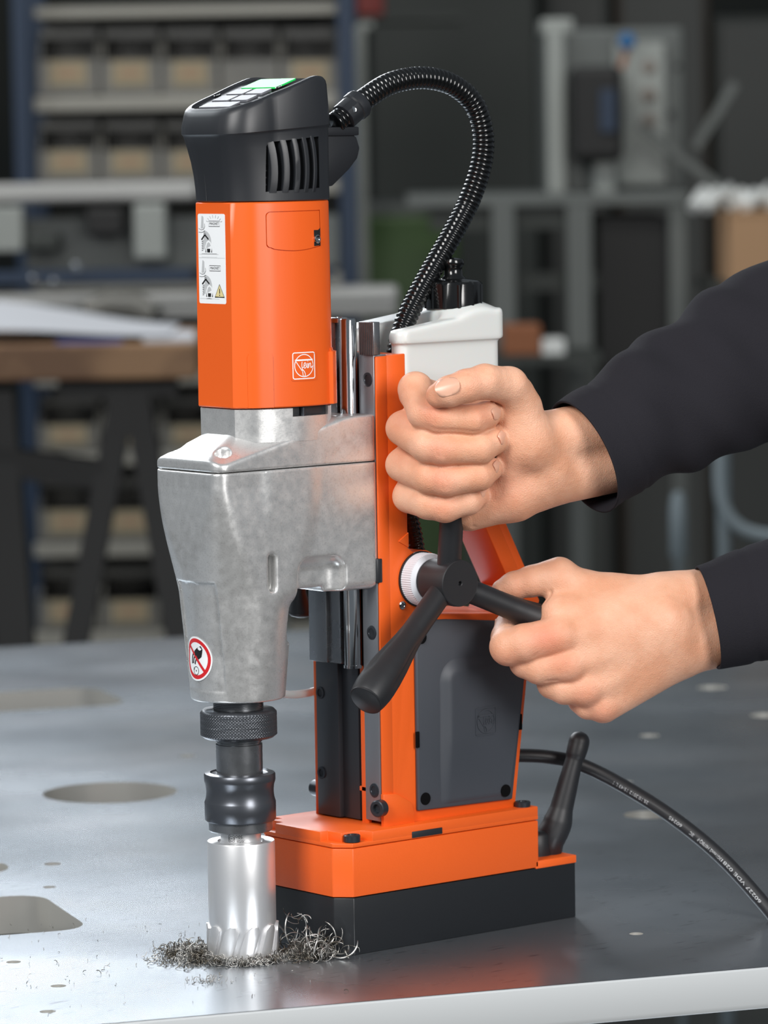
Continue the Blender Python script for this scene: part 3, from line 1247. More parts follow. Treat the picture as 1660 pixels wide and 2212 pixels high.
vent = conform([(5.5, 554), (5.5, 586), (7, 589), (51, 592.5), (51, 556)], on_cap, -7, 6)
capm = boolean(capm, [vent])
head = obj('control_head', fin(capm, 32), BLACK, drill)
for i, x in enumerate((10.6, 20.2, 29.4, 37.8, 45.4)):
    z1 = 589.5 + i * .9
    rg = []
    for t in np.linspace(0, 1, 9):
        z = lerp(553.2, z1, t)
        o_ = .5 + 1.5 * sin(pi * min(1, t * 1.0)) ** .5
        xx = x + 1.4 * sin(pi * t) - 1.2 * t
        w_ = 2.7 - .25 * i
        a, b, c, d_ = on_cap(xx - w_, z, -6), on_cap(xx - w_, z, o_ - .3), on_cap(xx + w_, z, o_ - .3), on_cap(xx + w_, z, -6)
        rg.append([a, (b[0] - .01, b[1] + .5, b[2]), (b[0] + .7, b[1], b[2]), (c[0] - .7, c[1], c[2]), (c[0], c[1] + .5, c[2]), d_])
    V, Fc = loft(rg)
    bm_ = bmesh.new()
    bm_.from_mesh(mesh(V, Fc, None, 1))
    obj('vent_slat', bmesh_to(bm_, 30), BLACK, head)
for z in (559, 564, 569, 574):
    obj('vent_mesh_bar', bmesh_to(box(5.6, 10, -33.6, -32.8, z - .5, z + .5)), BLACK, head)
# moulding line down the front left of the head
ikp = []
for t in np.linspace(0, 1, 14):
    z = lerp(548, 593, t)
    bl = np.interp(z, [547, 555, 565, 575, 585, 593], [0, .06, .18, .38, .66, .95])
    ikp.append((-15 - 6.4 * bl - .1, 6.0 - 6 * bl * 0 + 2.0 * bl, z))
V, Fc = tube(np.array(ikp), .32, 6)
obj('mould_seam', mesh(V, Fc, 60), BLACK, head)


def on_top(s, y, h=0.0):
    x = -21 + s
    return (x, -y, ztop(x) - 1.45 + h)


def plate(s0, s1, y0, y1, h, m, name, r=1.2):
    pts = rrect(s0, s1, y0, y1, r, 4)
    V = [on_top(s, y, h) for s, y in pts] + [on_top(s, y, -.3) for s, y in pts]
    n_ = len(pts)
    Fc = [tuple(range(n_))] + [(i, i + n_, (i + 1) % n_ + n_, (i + 1) % n_) for i in range(n_)]
    bm_ = bmesh.new()
    bm_.from_mesh(mesh(V, Fc, None, 1))
    return obj(name, bmesh_to(bm_, 30), m, head)


plate(7, 79, -25.5, 25.5, .35, SHADE_BLACK, 'keypad_panel', 3)
plate(9.5, 19.5, -18.5, 18.5, 1.3, KEYS, 'keypad_button')
for s0 in (23, 36):
    plate(s0, s0 + 10, -21, -1.6, 1.3, KEYS, 'keypad_button')
    plate(s0, s0 + 10, 1.6, 21, 1.3, KEYS, 'keypad_button')
plate(49.5, 68, -21, 21, .9, LCD, 'display')
ik = Ink()
ik.text('M', 5, (-10, 28.4))
ik.text('+', 6, (10, 28.4))
ik.text('-', 6, (10, 41.4))
ik.text('R', 5, (-10, 41.4))
ik.text('START', 4, (0, 14.4))
for s, y in ((47, 29.5), (33, -29)):
    V, Fc = lathe([(2.6, -1), (2.6, .2), (2.1, .5), (1.6, .2), (.1, .2)], (-21 + s, -y * .93, ztop(-21 + s) + .1), (-.33, 0, 1), 20)
    obj('head_screw', mesh(V, Fc, 40), GLOSSB, head)

# ---- hose bracket, clamp and corrugated hose
bp_ = [U(*p, 'y', 0) for p in ((655, 283), (748, 285), (764, 296), (771, 320), (766, 342), (748, 366), (712, 402), (655, 408))]
bm = prism([(p[0], p[2]) for p in bp_], 'y', -4, 4, 1.2, 2)
br = obj('hose_bracket', bmesh_to(bm), BLACK, drill)
hp_ = [U(722, 268, 'y', 0)] + [U(px, py, 'y', yy) for px, py, yy in ((748, 248, 0), (790, 213, 0), (845, 180, -1), (912, 168, -2), (975, 182, -3), (1024, 225, -4), (1044, 290, -5), (1040, 355, -6), (1016, 430, -7),
                                                                 (978, 505, -8), (938, 575, -9), (902, 640, -10), (874, 700, -11), (858, 760, -12), (853, 830, -13), (858, 960, -14), (878, 1080, -16), (896, 1160, -18), (904, 1215, -20))]
hpath, ht = resample(catmull(hp_, 10), .95)
ph = ht / 3.8 * 2 * pi
r0 = np.interp(ht, [0, ht[-1] * .62, ht[-1] * .75, ht[-1]], [8.3, 8.2, 7.6, 6.2])
V, Fc = tube(hpath, r0 - .95 * (np.cos(ph) > .2), 28)
hose = obj('corrugated_hose', mesh(V, Fc, 50), GLOSSB, drill)
T, E1, E2 = frames(hpath)
V, Fc = lathe([(8.5, -10), (10.3, -9), (10.3, 2), (11.2, 3), (11.2, 9), (10.4, 10.5), (8.6, 11)], hpath[20], T[20], 12)
clamp = obj('hose_clamp', mesh(V, Fc, 30), BLACK, drill)
c = hpath[20]
e = -FW
for k, dz in ((-3, 0), (4, 0)):
    pass
V, Fc = lathe([(2.6, 0), (2.6, 2), (1.4, 2.4), (.2, 2.2)], c + e * 9.6 + T[20] * 2 - UP * 2, e, 16)
obj('clamp_screw', mesh(V, Fc, 40), CHROME, clamp)
obj('clamp_foot', bmesh_to(box(70, 116, -6, 6, 592.5, 599, 1)), BLACK, clamp)

# ---- spindle, knurled ring, quick-change sleeve
V, Fc = [], []
prof = []
for k in range(7):
    z = 181 + k * 1.2
    prof += [(18.2, z), (18.2, z + .55), (17.2, z + .65), (17.2, z + 1.1)]
V, Fc = lathe(prof, n=64)
obj('spindle_thread', mesh(V, Fc, 40), STEELD, drill)
# knurled ring
n, rows = 288, 42
V, Fc = [], []
pr = [(20, 161.4), (25.2, 161.4), (27.2, 163.2)]
for r, z in pr:
    V += [(r * cos(2 * pi * i / n), r * sin(2 * pi * i / n), z) for i in range(n)]
for j in range(rows + 1):
    z = 163.6 + 16.2 * j / rows
    for i in range(n):
        a = 2 * pi * i / n
        u = a * 27.7 / 2.42
        w_ = (z - 163.6) / 2.1
        t1 = abs(((u + w_) % 1) - .5) * 2
        t2 = abs(((u - w_) % 1) - .5) * 2
        rr = 27.05 + .75 * min(1 - t1 * .999, 1 - t2 * .999) ** .8 * 1.3
        V.append((rr * cos(a), rr * sin(a), z))
for r, z in ((27.2, 180.4), (25.6, 182), (18, 182)):
    V += [(r * cos(2 * pi * i / n), r * sin(2 * pi * i / n), z) for i in range(n)]
m_ = len(V) // n
for j in range(m_ - 1):
    for i in range(n):
        Fc.append((j * n + i, j * n + (i + 1) % n, (j + 1) * n + (i + 1) % n, (j + 1) * n + i))
Fc.append(tuple(range(n))[::-1])
Fc.append(tuple(range((m_ - 1) * n, m_ * n)))
obj('knurled_ring', mesh(V, Fc, 50), KNURL, drill)
V, Fc = lathe([(16.9, 130), (16.9, 156.5), (16.0, 157), (16.0, 158), (16.9, 158.6), (16.9, 160), (15.5, 160.4), (15.5, 163)], n=64)
obj('spindle_shaft', mesh(V, Fc, 35), STEELD, drill)
V, Fc = lathe([(22, 101), (25.2, 101), (25.9, 102), (25.9, 114.5), (25.6, 115.2), (24.9, 117.5), (24.5, 121), (24.5, 124), (24.9, 127), (25.7, 129.5), (25.9, 130.5), (25.9, 134.4), (25.2, 135.4), (21.5, 136.2), (20.5, 135.2), (17, 134.6)], n=72)
obj('chuck_sleeve', mesh(V, Fc, 35), STEELM, drill)
V, Fc = lathe([(14, 93.4), (22.4, 93.4), (23.2, 94.4), (23.2, 101.6), (20, 101.6)], n=64)
obj('chuck_collar', mesh(V, Fc, 35), STEELD, drill)

# ---- warning sign on the nose


def nose_r(z):
    return 34 + (z - 190) * .092 - 2.4 * min(1, max(0, (z - 202) / 22)) + .25


def on_nose(u, v, h=0.0):           # centre of sign, u right, v up
    z = 221.5 + v
    r = nose_r(z) + .35 + h
    a = pi + (u - 1.5) / r
    return (r * cos(a), r * sin(a), z)


def grid_disc(r0_, r1_, fn, n=48, k=4, h=0.0):
    V, Fc = [], []
    rr = np.linspace(r0_, r1_, k + 1)
    for r in rr:
        V += [fn(r * cos(2 * pi * i / n), r * 1.03 * sin(2 * pi * i / n), h) for i in range(n)]
    for j in range(k):
        for i in range(n):
            Fc.append((j * n + i, (j + 1) * n + i, (j + 1) * n + (i + 1) % n, j * n + (i + 1) % n))
    return mesh(V, Fc, 180)


sign = obj('warning_sign', grid_disc(.01, 15.6, on_nose, k=8), WHITE, drill)
obj('sign_ring', grid_disc(11.6, 14.3, on_nose, h=.06), RED, sign)
ik = Ink()
ik.poly([(-2.5, 5.5), (.5, 7.5), (5.6, 9.6), (7.2, 7.0), (5.5, 1.5), (2.5, -.5), (-2.0, 1.2)])
ik.stroke(catmull([(-2.4, 4.5), (-5.2, 2.4), (-6.2, -1), (-6.0, -4)], 4), 1.5)
ik.stroke(catmull([(-1.6, 2), (-3.6, 0), (-4.3, -3.6)], 4), 1.4)
ik.stroke(catmull([(.2, 1), (-1.2, -1.5), (-2.2, -4.2)], 4), 1.4)
ik.circle((-.6, -8.8), 3.0, .5, 20)
ik.circle((-.6, -8.8), .6)
ik.stroke([(-3.6, -6.4), (-4.0, -8.4), (-2.6, -7.6)], .5)
obj('sign_print', ik.mesh(lambda u, v: on_nose(u, v, .09)), INKB, sign)
ik = Ink()
pts = [(-9.2 + 18.4 * t, 9.4 - 18.6 * t) for t in np.linspace(0, 1, 16)]
ik.stroke(pts, 2.2)
obj('sign_bar', ik.mesh(lambda u, v: on_nose(u, v, .14)), RED, sign)

# ---- parts on the far side: black knob and clear coolant tube
V, Fc = tube(catmull([(100, 52, 285), (101, 55, 268), (103, 58, 254), (105, 60, 244), (106, 60.5, 238), (106, 60.5, 234)], 6), np.interp(np.linspace(0, 1, 31), [0, .4, .75, .92, 1], [4, 5, 9.5, 8.6, 3]), 20)
obj('far_lever', mesh(V, Fc, 60), RUB, drill)
V, Fc = tube(catmull([(60, 48, 186), (75, 50, 181), (92, 50, 178.5), (112, 50, 180), (126, 48, 190), (130, 46, 215)], 8), 3.1, 14)
obj('coolant_tube', mesh(V, Fc, 60), CLEAR, drill)
obj('side_latch', bmesh_to(box(98, 103.5, -40.5, -34, 268, 286, 1)), BLACK, drill)

# ---- power cable
cp = [(236, 4, 122)] + [tuple(U(px, py, 'y', yy)) for px, py, yy in ((1140, 1632, -6), (1190, 1636, -14), (1245, 1648, -24), (1330, 1688, -46), (1450, 1763, -86), (1560, 1853, -124), (1660, 1963, -160), (1720, 2040, -185))]
cp = np.array(cp)
ext = [(338, -250, 5.6), (350, -296, 5.6), (360, -330, 5.0), (368, -349, -8), (371, -356, -60), (372, -358, -200), (372, -358, -420)]
cpath, ct = resample(catmull(np.vstack([cp, ext]), 10), 4)
V, Fc = tube(cpath, 5.3, 20)
cable = obj('power_cable', mesh(V, Fc, 60), RUB, drill)
# lettering along the cable, upside down as printed
T, E1, E2 = frames(cpath)


def on_cable(s, v, h):
    k = np.interp(s, ct, np.arange(len(ct)))
    i = int(min(max(k, 0), len(ct) - 2))
    f = k - i
    c_ = cpath[i] * (1 - f) + cpath[i + 1] * f
    t_ = T[i] * (1 - f) + T[i + 1] * f
    t_ /= np.linalg.norm(t_)
    out = -FW - t_ * (-FW @ t_)
    out /= np.linalg.norm(out)
    up_ = np.cross(out, t_)
    if up_ @ UP < 0:
        up_ = -up_
    a = v / 5.3
    return c_ + (out * cos(a) + up_ * sin(a)) * (5.3 + h)


def arclen_at(px):
    d = cpath - CAM
    u = W / 2 + F * (d @ RT) / (d @ FW)
    k = int(np.argmin(np.abs(u[:len(u) // 1] - px)))
    return ct[k]


ik = Ink()
for txt, pa, pb in (('25.10.2012 15:43 L 1', 1325, 1408), ('60245', 1452, 1476), ('IEC', 1492, 1502), ('3G1mm2 H07BQ-F', 1510, 1560), ('60227 VDE 0281', 1566, 1650)):
    sa, sb = arclen_at(pa), arclen_at(pb)
    V2, F2 = text2d(txt, 3.6)
    xs = [p[0] for p in V2]
    k = (sb - sa) / (max(xs) - min(xs) + 1e-6)
    b0 = len(ik.V)
    ik.V += [((sa + sb) / 2 - x * k, -1.2 - y) for x, y in V2]
    ik.F += [tuple(i + b0 for i in f) for f in F2]
obj('cable_print', mesh([on_cable(u, v, .08) for u, v in ik.V], ik.F), INKG, cable)

# ------------------------------------------------------------------ annular cutter held in the chuck
cut = empty('annular_cutter', (0, 0, 0), 'silver cylindrical annular core cutter held in the drill chuck above the swarf', 'cutter')
V, Fc = lathe([(22.5, .2), (23.6, .6), (23.8, 21), (24.2, 24.5), (24.6, 26), (24.6, 85), (24.2, 86), (17, 86), (16, 84.2), (13, 84.2)], n=96)
obj('cutter_body', mesh(V, Fc, 35), CUTTER, cut)
V, Fc = lathe([(14.7, 84), (14.7, 93.6), (14.2, 94)], n=64)
shank = obj('cutter_shank', mesh(V, Fc, 35), CUTTER, cut)
DARKST = mat('flute_steel', srgb(120, 120, 122), .3, 1.0)
for k in range(10):
    a0 = 2 * pi * k / 10 + .32
    # tooth: a slanted raised blade beside its flute, wound up the body
    rg, rg2 = [], []
    for t in np.linspace(0, 1, 9):
        z = 26 * t - .0
        a = a0 + t * .34
        wd = .21 if t < .9 else .21 - (t - .9) * 1.2
        rg.append([(r * cos(a + da), r * sin(a + da), max(.3, z)) for r, da in ((23, -wd), (26.2, -wd), (26.4, -wd * .5), (26.2, wd * .6), (25.6, wd), (23, wd))])
    V, Fc = loft(rg)
    bm_ = bmesh.new()
    bm_.from_mesh(mesh(V, Fc, None, 1))
    obj('cutter_tooth', bmesh_to(bm_, 35), CUTTER, cut)
ik = Ink()
ik.text('50', 3.2, (2.2, 1.6), pi)
ik.circle((-.6, 1.8), .8, .3, 14)
ik.text('130726', 2.4, (3.0, -1.8), pi)
ik.rrect(-6.8, -2.2, -2.3, 2.6, .5, .3)
ik.circle((-4.5, .1), 1.9, .3, 18)
ik.text('fein', 1.6, (-4.5, .1), pi)


def on_shank(u, v):
    a = math.atan2(-.777, -.63) + (-u + 2) / 14.75 * -1
    return (14.78 * cos(a), 14.78 * sin(a), 89.2 + v)


obj('cutter_marking', ik.mesh(on_shank), INKB, shank)

# ------------------------------------------------------------------ coolant bottle
bott = empty('coolant_bottle', (178, -5, 376), 'white plastic coolant bottle with black ribbed cap behind the hose', 'bottle')


def bottle_sd(X):
    x, y, z = X
    d = box_sd(X, (122, -43, 376), (224, 42, 480), 8)
    low = box_sd(X, (124, -40.5, 370), (220.5, 39.5, 446), 7)
    d = smin(np.maximum(d, 441 - z), low, 2)
    top = z - (450.5 + .135 * (x - 122) + np.clip(30 - np.sqrt((x - 196) ** 2 + ((y + 15) * .9) ** 2), 0, 12) * .55)
    d = smax(d, top * .95, 3.5)
    groove = box_sd(X, (100, -27, 360), (176, 9, 520), 8)
    d = smax(d, -groove, 4)
    return smax(d, 376 - z, 3)


V, Fc = surface_nets(bottle_sd, (118, -47, 372), (228, 46, 478), 1.5)
obj('bottle_body', nets_mesh(V, Fc), BOTTLE, bott)
cc = (196, -15)
V, Fc = [], []
n = 120
pr = [(19.5, 463.5, 0), (21.2, 464, 1), (21.2, 481.4, 1), (20.2, 483.4, 0), (18, 484.4, 0), (8, 486, 0)]
for r, z, kn in pr:
    for i in range(n):
        a = 2 * pi * i / n
        rr = r + (.9 if kn and (i % 10) < 2 else 0)
        V.append((cc[0] + rr * cos(a), cc[1] + rr * sin(a), z))
for j in range(len(pr) - 1):
    for i in range(n):
        Fc.append((j * n + i, j * n + (i + 1) % n, (j + 1) * n + (i + 1) % n, (j + 1) * n + i))
Fc.append(tuple(range(n))[::-1])
Fc.append(tuple(range((len(pr) - 1) * n, len(pr) * n)))
bc = obj('bottle_cap', mesh(V, Fc, 35), GLOSSB, bott)
V, Fc = lathe([(10, 481), (9.4, 486), (7.2, 488), (6.6, 492), (6.8, 494.5), (8.0, 495.5), (8.2, 498), (7.4, 500), (3.0, 501), (.3, 501.2)], (cc[0], cc[1], 0), (0, 0, 1), 36)
obj('spout', mesh(V, Fc, 50), GLOSSB, bc)

# ------------------------------------------------------------------ person: two hands and sleeves
def skin_material():
    m = bpy.data.materials.new('skin')
    m.use_nodes = True
    nt = m.node_tree
    b = nt.nodes['Principled BSDF']
    b.inputs['Roughness'].default_value = .5
    b.inputs['Specular IOR Level'].default_value = .4
    b.inputs['Subsurface Weight'].default_value = .2
    b.inputs['Subsurface Radius'].default_value = (1.0, .32, .18)
    b.inputs['Subsurface Scale'].default_value = .005
    tc = nt.nodes.new('ShaderNodeTexCoord')

    def noise(s, d):
        n = nt.nodes.new('ShaderNodeTexNoise')
        n.inputs['Scale'].default_value = s
        n.inputs['Detail'].default_value = d
        nt.links.new(tc.outputs['Object'], n.inputs['Vector'])
        return n
    r = nt.nodes.new('ShaderNodeValToRGB')
    r.color_ramp.elements[0].position = .36
    r.color_ramp.elements[0].color = srgb(216, 157, 125)
    r.color_ramp.elements[1].position = .64
    r.color_ramp.elements[1].color = srgb(228, 176, 147)
    nt.links.new(noise(38, 5).outputs['Fac'], r.inputs['Fac'])
    # reddish knuckles stored per vertex
    at = nt.nodes.new('ShaderNodeAttribute')
    at.attribute_name = 'blush'
    mx = nt.nodes.new('ShaderNodeMix')
    mx.data_type = 'RGBA'
    mx.inputs[7].default_value = srgb(216, 132, 104)
    nt.links.new(at.outputs['Fac'], mx.inputs['Factor'])
    nt.links.new(r.outputs['Color'], mx.inputs[6])
    nt.links.new(mx.outputs[2], b.inputs['Base Color'])
    b1 = nt.nodes.new('ShaderNodeBump')
    b1.inputs['Strength'].default_value = .5
    b1.inputs['Distance'].default_value = .0006
    vo = nt.nodes.new('ShaderNodeTexVoronoi')
    vo.feature = 'DISTANCE_TO_EDGE'
    vo.inputs['Scale'].default_value = 620
    nt.links.new(tc.outputs['Object'], vo.inputs['Vector'])
    nt.links.new(vo.outputs['Distance'], b1.inputs['Height'])
    b2 = nt.nodes.new('ShaderNodeBump')
    b2.inputs['Strength'].default_value = .45
    b2.inputs['Distance'].default_value = .0012
    nt.links.new(noise(150, 4).outputs['Fac'], b2.inputs['Height'])
    nt.links.new(b1.outputs['Normal'], b2.inputs['Normal'])
    nt.links.new(b2.outputs['Normal'], b.inputs['Normal'])
    return m


SKIN = skin_material()
NAIL = mat('nail', srgb(222, 168, 144), .3, sss=.2, spec=.5)

person = empty('person', (700, -300, -900), 'person in black knit sweater gripping two feed handles of the drill', 'person')


class Hand:
    def __init__(s, px0, py0, depth, tu=0.0, tv=0.0):
        s.px0, s.py0, s.depth = px0, py0, depth
        s.k = depth / F
        s.P0 = px3(px0, py0, depth)
        s.tu, s.tv = tu, tv

    def q(s, p):
        u, v = (p[0] - s.px0) * s.k, -(p[1] - s.py0) * s.k
        return np.array([u, v, p[2] + s.tu * u + s.tv * v])

    def world(s, V):
        V = np.asarray(V, float)
        return s.P0 + np.outer(V[:, 0], RT) + np.outer(V[:, 1], UP) - np.outer(V[:, 2], FW)


def build_hand(h, fingers, palm, nails, creases, blush, lo, hi, kf=3.0, kp=7.0, kx=1.2, step=1.1, knead=None):
    def sd(X):
        d = None
        for a, b, ra, rb in palm:
            c = cone_sd(X, h.q(a), h.q(b), ra, rb)
            d = c if d is None else smin(d, c, kp)
        if knead:
            for c_, r_, a_ in knead:
                q = h.q(c_)
                d = d - a_ * np.exp(-((X[0] - q[0]) ** 2 + (X[1] - q[1]) ** 2 + (X[2] - q[2]) ** 2) / (r_ * r_))
        fs = []
        for ch, kroot in fingers:
            f = None
            for i in range(len(ch) - 1):
                a, b = ch[i], ch[i + 1]
                c = cone_sd(X, h.q(a[:3]), h.q(b[:3]), a[3], b[3])
                f = c if f is None else smin(f, c, kf)
            fs.append((f, kroot))
        for f, kroot in fs:
            d = smin(d, f, kroot)
        # fine grooves where fingers touch and at the joints
        for a, b, w_, dep in creases:
            c = cone_sd(X, h.q(a), h.q(b), 0, 0)
            d = d + dep * np.exp(-(c / w_) ** 2)
        return d
    h.sd = sd
    V, Fc = surface_nets(sd, lo, hi, step)
    Wd = h.world(V)
    m = nets_mesh(Wd, Fc)
    if len(m.vertices) == len(V):
        bl = np.zeros(len(V))
        for c_, r_, a_ in blush:
            q = h.q(c_)
            bl += a_ * np.exp(-((V - q) ** 2).sum(1) / (r_ * r_))
        at = m.attributes.new('blush', 'FLOAT', 'POINT')
        at.data.foreach_set('value', np.clip(bl, 0, 1).astype(np.float32))
    return m


def nail(h, c, axis, nrm, L, wd, parent):
    """curved nail plate; axis along finger, nrm outwards (hand frame)"""
    ax = np.array(axis, float)
    ax /= np.linalg.norm(ax)
    nr = np.array(nrm, float)
    nr -= ax * (nr @ ax)
    nr /= np.linalg.norm(nr)
    sd_ = np.cross(ax, nr)
    c = h.q(c)
    tt_ = np.linspace(-14, 14, 141)
    sm_ = c[:, None] + nr[:, None] * tt_[None, :]
    val = h.sd([sm_[0], sm_[1], sm_[2]])
    ins = np.where(val < 0)[0]
    if len(ins):
        c = c + nr * tt_[ins[-1]]
    V, Fc = [], []
    nu, nv = 10, 10
    for j in range(nv + 1):
        t = -1 + 2 * j / nv
        half_w = wd * (1 - .25 * max(0, -t) ** 3) * (1 - .35 * max(0, t) ** 4)
        for i in range(nu + 1):
            s = -1 + 2 * i / nu
            # rounded base, slightly rounded tip
            tt = t * L * (1 - .18 * s * s)
            V.append(c + ax * tt + sd_ * (half_w * s) + nr * (-.30 * wd * s * s - .05 * L * t * t + .35))
    n_ = len(V)
    V += [p - nr * .8 for p in V]
    for j in range(nv):
        for i in range(nu):
            a = j * (nu + 1) + i
            Fc.append((a, a + 1, a + nu + 2, a + nu + 1))
            Fc.append((a + n_, a + nu + 1 + n_, a + nu + 2 + n_, a + 1 + n_))
    edge = [i for i in range(nu + 1)] + [(j + 1) * (nu + 1) - 1 for j in range(1, nv + 1)] + [nv * (nu + 1) + i for i in range(nu - 1, -1, -1)] + [j * (nu + 1) for j in range(nv - 1, 0, -1)]
    for i in range(len(edge)):
        a, b = edge[i], edge[(i + 1) % len(edge)]
        Fc.append((a, a + n_, b + n_, b))
    bm_ = bmesh.new()
    bm_.from_mesh(mesh(h.world(V), Fc, None, 1))
    obj('fingernail', bmesh_to(bm_, 60), NAIL, parent)


def dep(p):
    return float((np.array(p) - CAM) @ FW)


# ---- right hand: fist round the upright handle, thumb on top
b1 = HUB + 78 * np.array([cos(radians(96)) * cos(SPLAY), -sin(SPLAY), sin(radians(96)) * cos(SPLAY)])
RH = Hand(972, 990, dep(b1), tv=.30)
fing = [
    ([(898, 842, -4, 13), (916, 893, 17, 11.8), (950, 905, 24, 11.2), (1020, 909, 24, 10.6), (1050, 898, 17, 9.4), (1060, 893, 12, 8.2)], 3.0),
    ([(872, 925, -6, 13), (924, 964, 21, 12.2), (958, 970, 26, 11.8), (1036, 970, 25, 11), (1064, 954, 17, 9.6), (1070, 948, 12, 8.4)], 3.0),
    ([(870, 1004, -8, 12.5), (928, 1032, 19, 11.6), (965, 1038, 25, 11.4), (1034, 1028, 23, 10.6), (1058, 1014, 15, 9.0)], 3.0),
    ([(884, 1072, -10, 12), (925, 1088, 14, 11), (962, 1096, 19, 10.6), (1012, 1082, 17, 9.8), (1030, 1072, 10, 8.6)], 3.0),
    ([(946, 858, 33, 9.0), (968, 850, 35, 10.8), (1005, 838, 32, 11.6), (1045, 828, 24, 12.2), (1098, 836, 9, 13.5), (1126, 880, 0, 15)], 1.8),
]
palm = [
    ((900, 850, -12), (1180, 960, -22), 13, 20), ((880, 925, -14), (1180, 980, -22), 13, 20), ((880, 1000, -16), (1180, 1000, -22), 13, 20),
    ((890, 1070, -16), (1160, 1030, -20), 13, 19),
    ((1110, 852, 2), (1142, 955, -2), 14.5, 20), ((1142, 955, -2), (1182, 995, -12), 20, 21), ((1105, 915, 0), (1105, 1010, -2), 13, 15),
    ((1015, 1100, -6), (1110, 1064, -8), 16, 20), ((1010, 1080, -10), (1030, 1000, -16), 14, 14), ((1110, 1064, -8), (1185, 1022, -14), 20, 22),
    ((1180, 945, -16), (1340, 920, -34), 19, 23), ((1170, 1035, -18), (1340, 990, -34), 21, 24),
]
cre = [((905, 925, 34), (1045, 937, 34), 1.6, .5), ((1030, 868, 20), (1078, 878, 10), 1.5, .8),
       ((1060, 870, 14), (1110, 884, 14), 1.4, .7), ((1055, 880, 14), (1120, 870, 14), 1.2, .5), ((1078, 930, 6), (1062, 1010, 8), 2.0, .8),
       ((1018, 1105, 10), (1022, 1135, 6), 1.8, .7), ((940, 948, 38), (944, 985, 38), 1.3, .45), ((950, 945, 39), (955, 988, 39), 1.3, .45), ((932, 885, 36), (938, 918, 36), 1.3, .45),
       ((952, 1018, 36), (956, 1056, 36), 1.3, .45), ((962, 1018, 37), (967, 1056, 37), 1.3, .45), ((1000, 808, 38), (1004, 846, 38), 1.3, .5), ((1010, 806, 38), (1014, 846, 38), 1.3, .45)]
blu = [((930, 900, 34), 10, .45), ((946, 968, 36), 11, .5), ((955, 1036, 34), 11, .55), ((958, 1100, 28), 10, .4), ((1010, 830, 36), 12, .3), ((955, 862, 34), 10, .35),
       ((1045, 900, 30), 9, .3), ((1090, 1050, 10), 22, .3), ((870, 925, 0), 12, .3), ((872, 1000, 0), 12, .25)]
kn = [((1120, 960, 12), 16, 1.5)]
m = build_hand(RH, fing, palm, None, cre, blu, (-50, -68, -70), (135, 78, 75), knead=kn, step=.9)
rh = obj('hand', m, SKIN, person)
rh['label'] = 'right hand closed in a fist round the upright handle'
nail(RH, (970, 851, 35), (-1, -.26, -.1), (.05, .42, 1), 9.0, 6.8, rh)
nail(RH, (1063, 896, 21), (.45, .35, -.8), (.85, .2, .55), 5.5, 4.6, rh)
nail(RH, (1074, 948, 21), (.3, .45, -.8), (.9, .1, .5), 5.5, 4.6, rh)
nail(RH, (1064, 1010, 19), (.35, .4, -.8), (.9, .1, .45), 5.0, 4.4, rh)
nail(RH, (1036, 1068, 14), (.4, .3, -.8), (.9, .1, .45), 4.5, 3.8, rh)

# ---- left hand: back of the hand towards the camera, round the right-hand handle
b3 = HUB + 80 * np.array([cos(radians(336)) * cos(SPLAY), -sin(SPLAY), sin(radians(336)) * cos(SPLAY)])
LH = Hand(1170, 1330, dep(b3), tu=-.12)
fing = [
    ([(1088, 1276, -14, 8.6), (1112, 1266, -12, 10.2), (1150, 1256, -10, 11.2), (1210, 1240, -6, 12.6)], 6.0),
    ([(1098, 1352, -16, 9.5), (1096, 1378, -4, 11.5), (1098, 1396, 12, 13.5), (1130, 1388, 17, 13.8), (1208, 1372, 18, 14.5)], 3.0),
    ([(1130, 1400, -12, 10), (1136, 1428, 6, 12), (1165, 1440, 12, 12.2), (1228, 1432, 17, 14)], 2.0),
    ([(1180, 1450, -12, 9.5), (1194, 1476, 2, 11), (1220, 1486, 8, 11.5), (1268, 1486, 13, 13)], 2.0),
    ([(1250, 1490, -12, 9), (1258, 1512, -2, 10), (1272, 1522, 3, 10.5), (1306, 1520, 7, 12)], 2.0),
]
palm = [
    ((1214, 1262, -6), (1330, 1300, -6), 15, 19), ((1212, 1330, 6), (1420, 1330, 2), 16, 24), ((1214, 1376, 12), (1430, 1340, 4), 17, 24), ((1236, 1430, 12), (1440, 1360, 4), 16, 24),
    ((1270, 1486, 9), (1450, 1385, 2), 15, 22), ((1304, 1524, 4), (1460, 1410, -2), 13, 21),
    ((1330, 1295, -6), (1460, 1300, -4), 18, 20), ((1440, 1298, -4), (1640, 1278, -10), 20, 22), ((1450, 1375, -4), (1640, 1352, -10), 21, 23),
    ((1460, 1410, -4), (1560, 1385, -8), 19, 20),
]
cre = [((1178, 1300, 8), (1200, 1262, 2), 1.6, .9), ((1200, 1262, 4), (1222, 1240, 2), 1.4, .5), ((1150, 1412, 26), (1170, 1398, 28), 1.6, .7), ((1180, 1468, 20), (1202, 1466, 22), 1.5, .6),
       ((1165, 1370, 33), (1168, 1400, 33), 1.3, .5)]
blu = [((1160, 1375, 30), 14, .5), ((1190, 1380, 32), 12, .35), ((1215, 1440, 30), 14, .35), ((1265, 1500, 24), 12, .35), ((1305, 1545, 14), 12, .45), ((1100, 1420, 20), 10, .3), ((1120, 1290, 0), 12, .3)]
kn = [((1204, 1376, 28), 11, 2.0), ((1228, 1436, 27), 10, 2.2), ((1262, 1490, 22), 10, 2.2), ((1302, 1530, 15), 9, 2.2),
      ((1218, 1408, 28), 7, -1.6), ((1246, 1462, 26), 7, -1.8), ((1284, 1512, 20), 7, -1.8)]
m = build_hand(LH, fing, palm, None, cre, blu, (-48, -90, -60), (150, 52, 62), knead=kn, step=.9)
lh = obj('hand', m, SKIN, person)
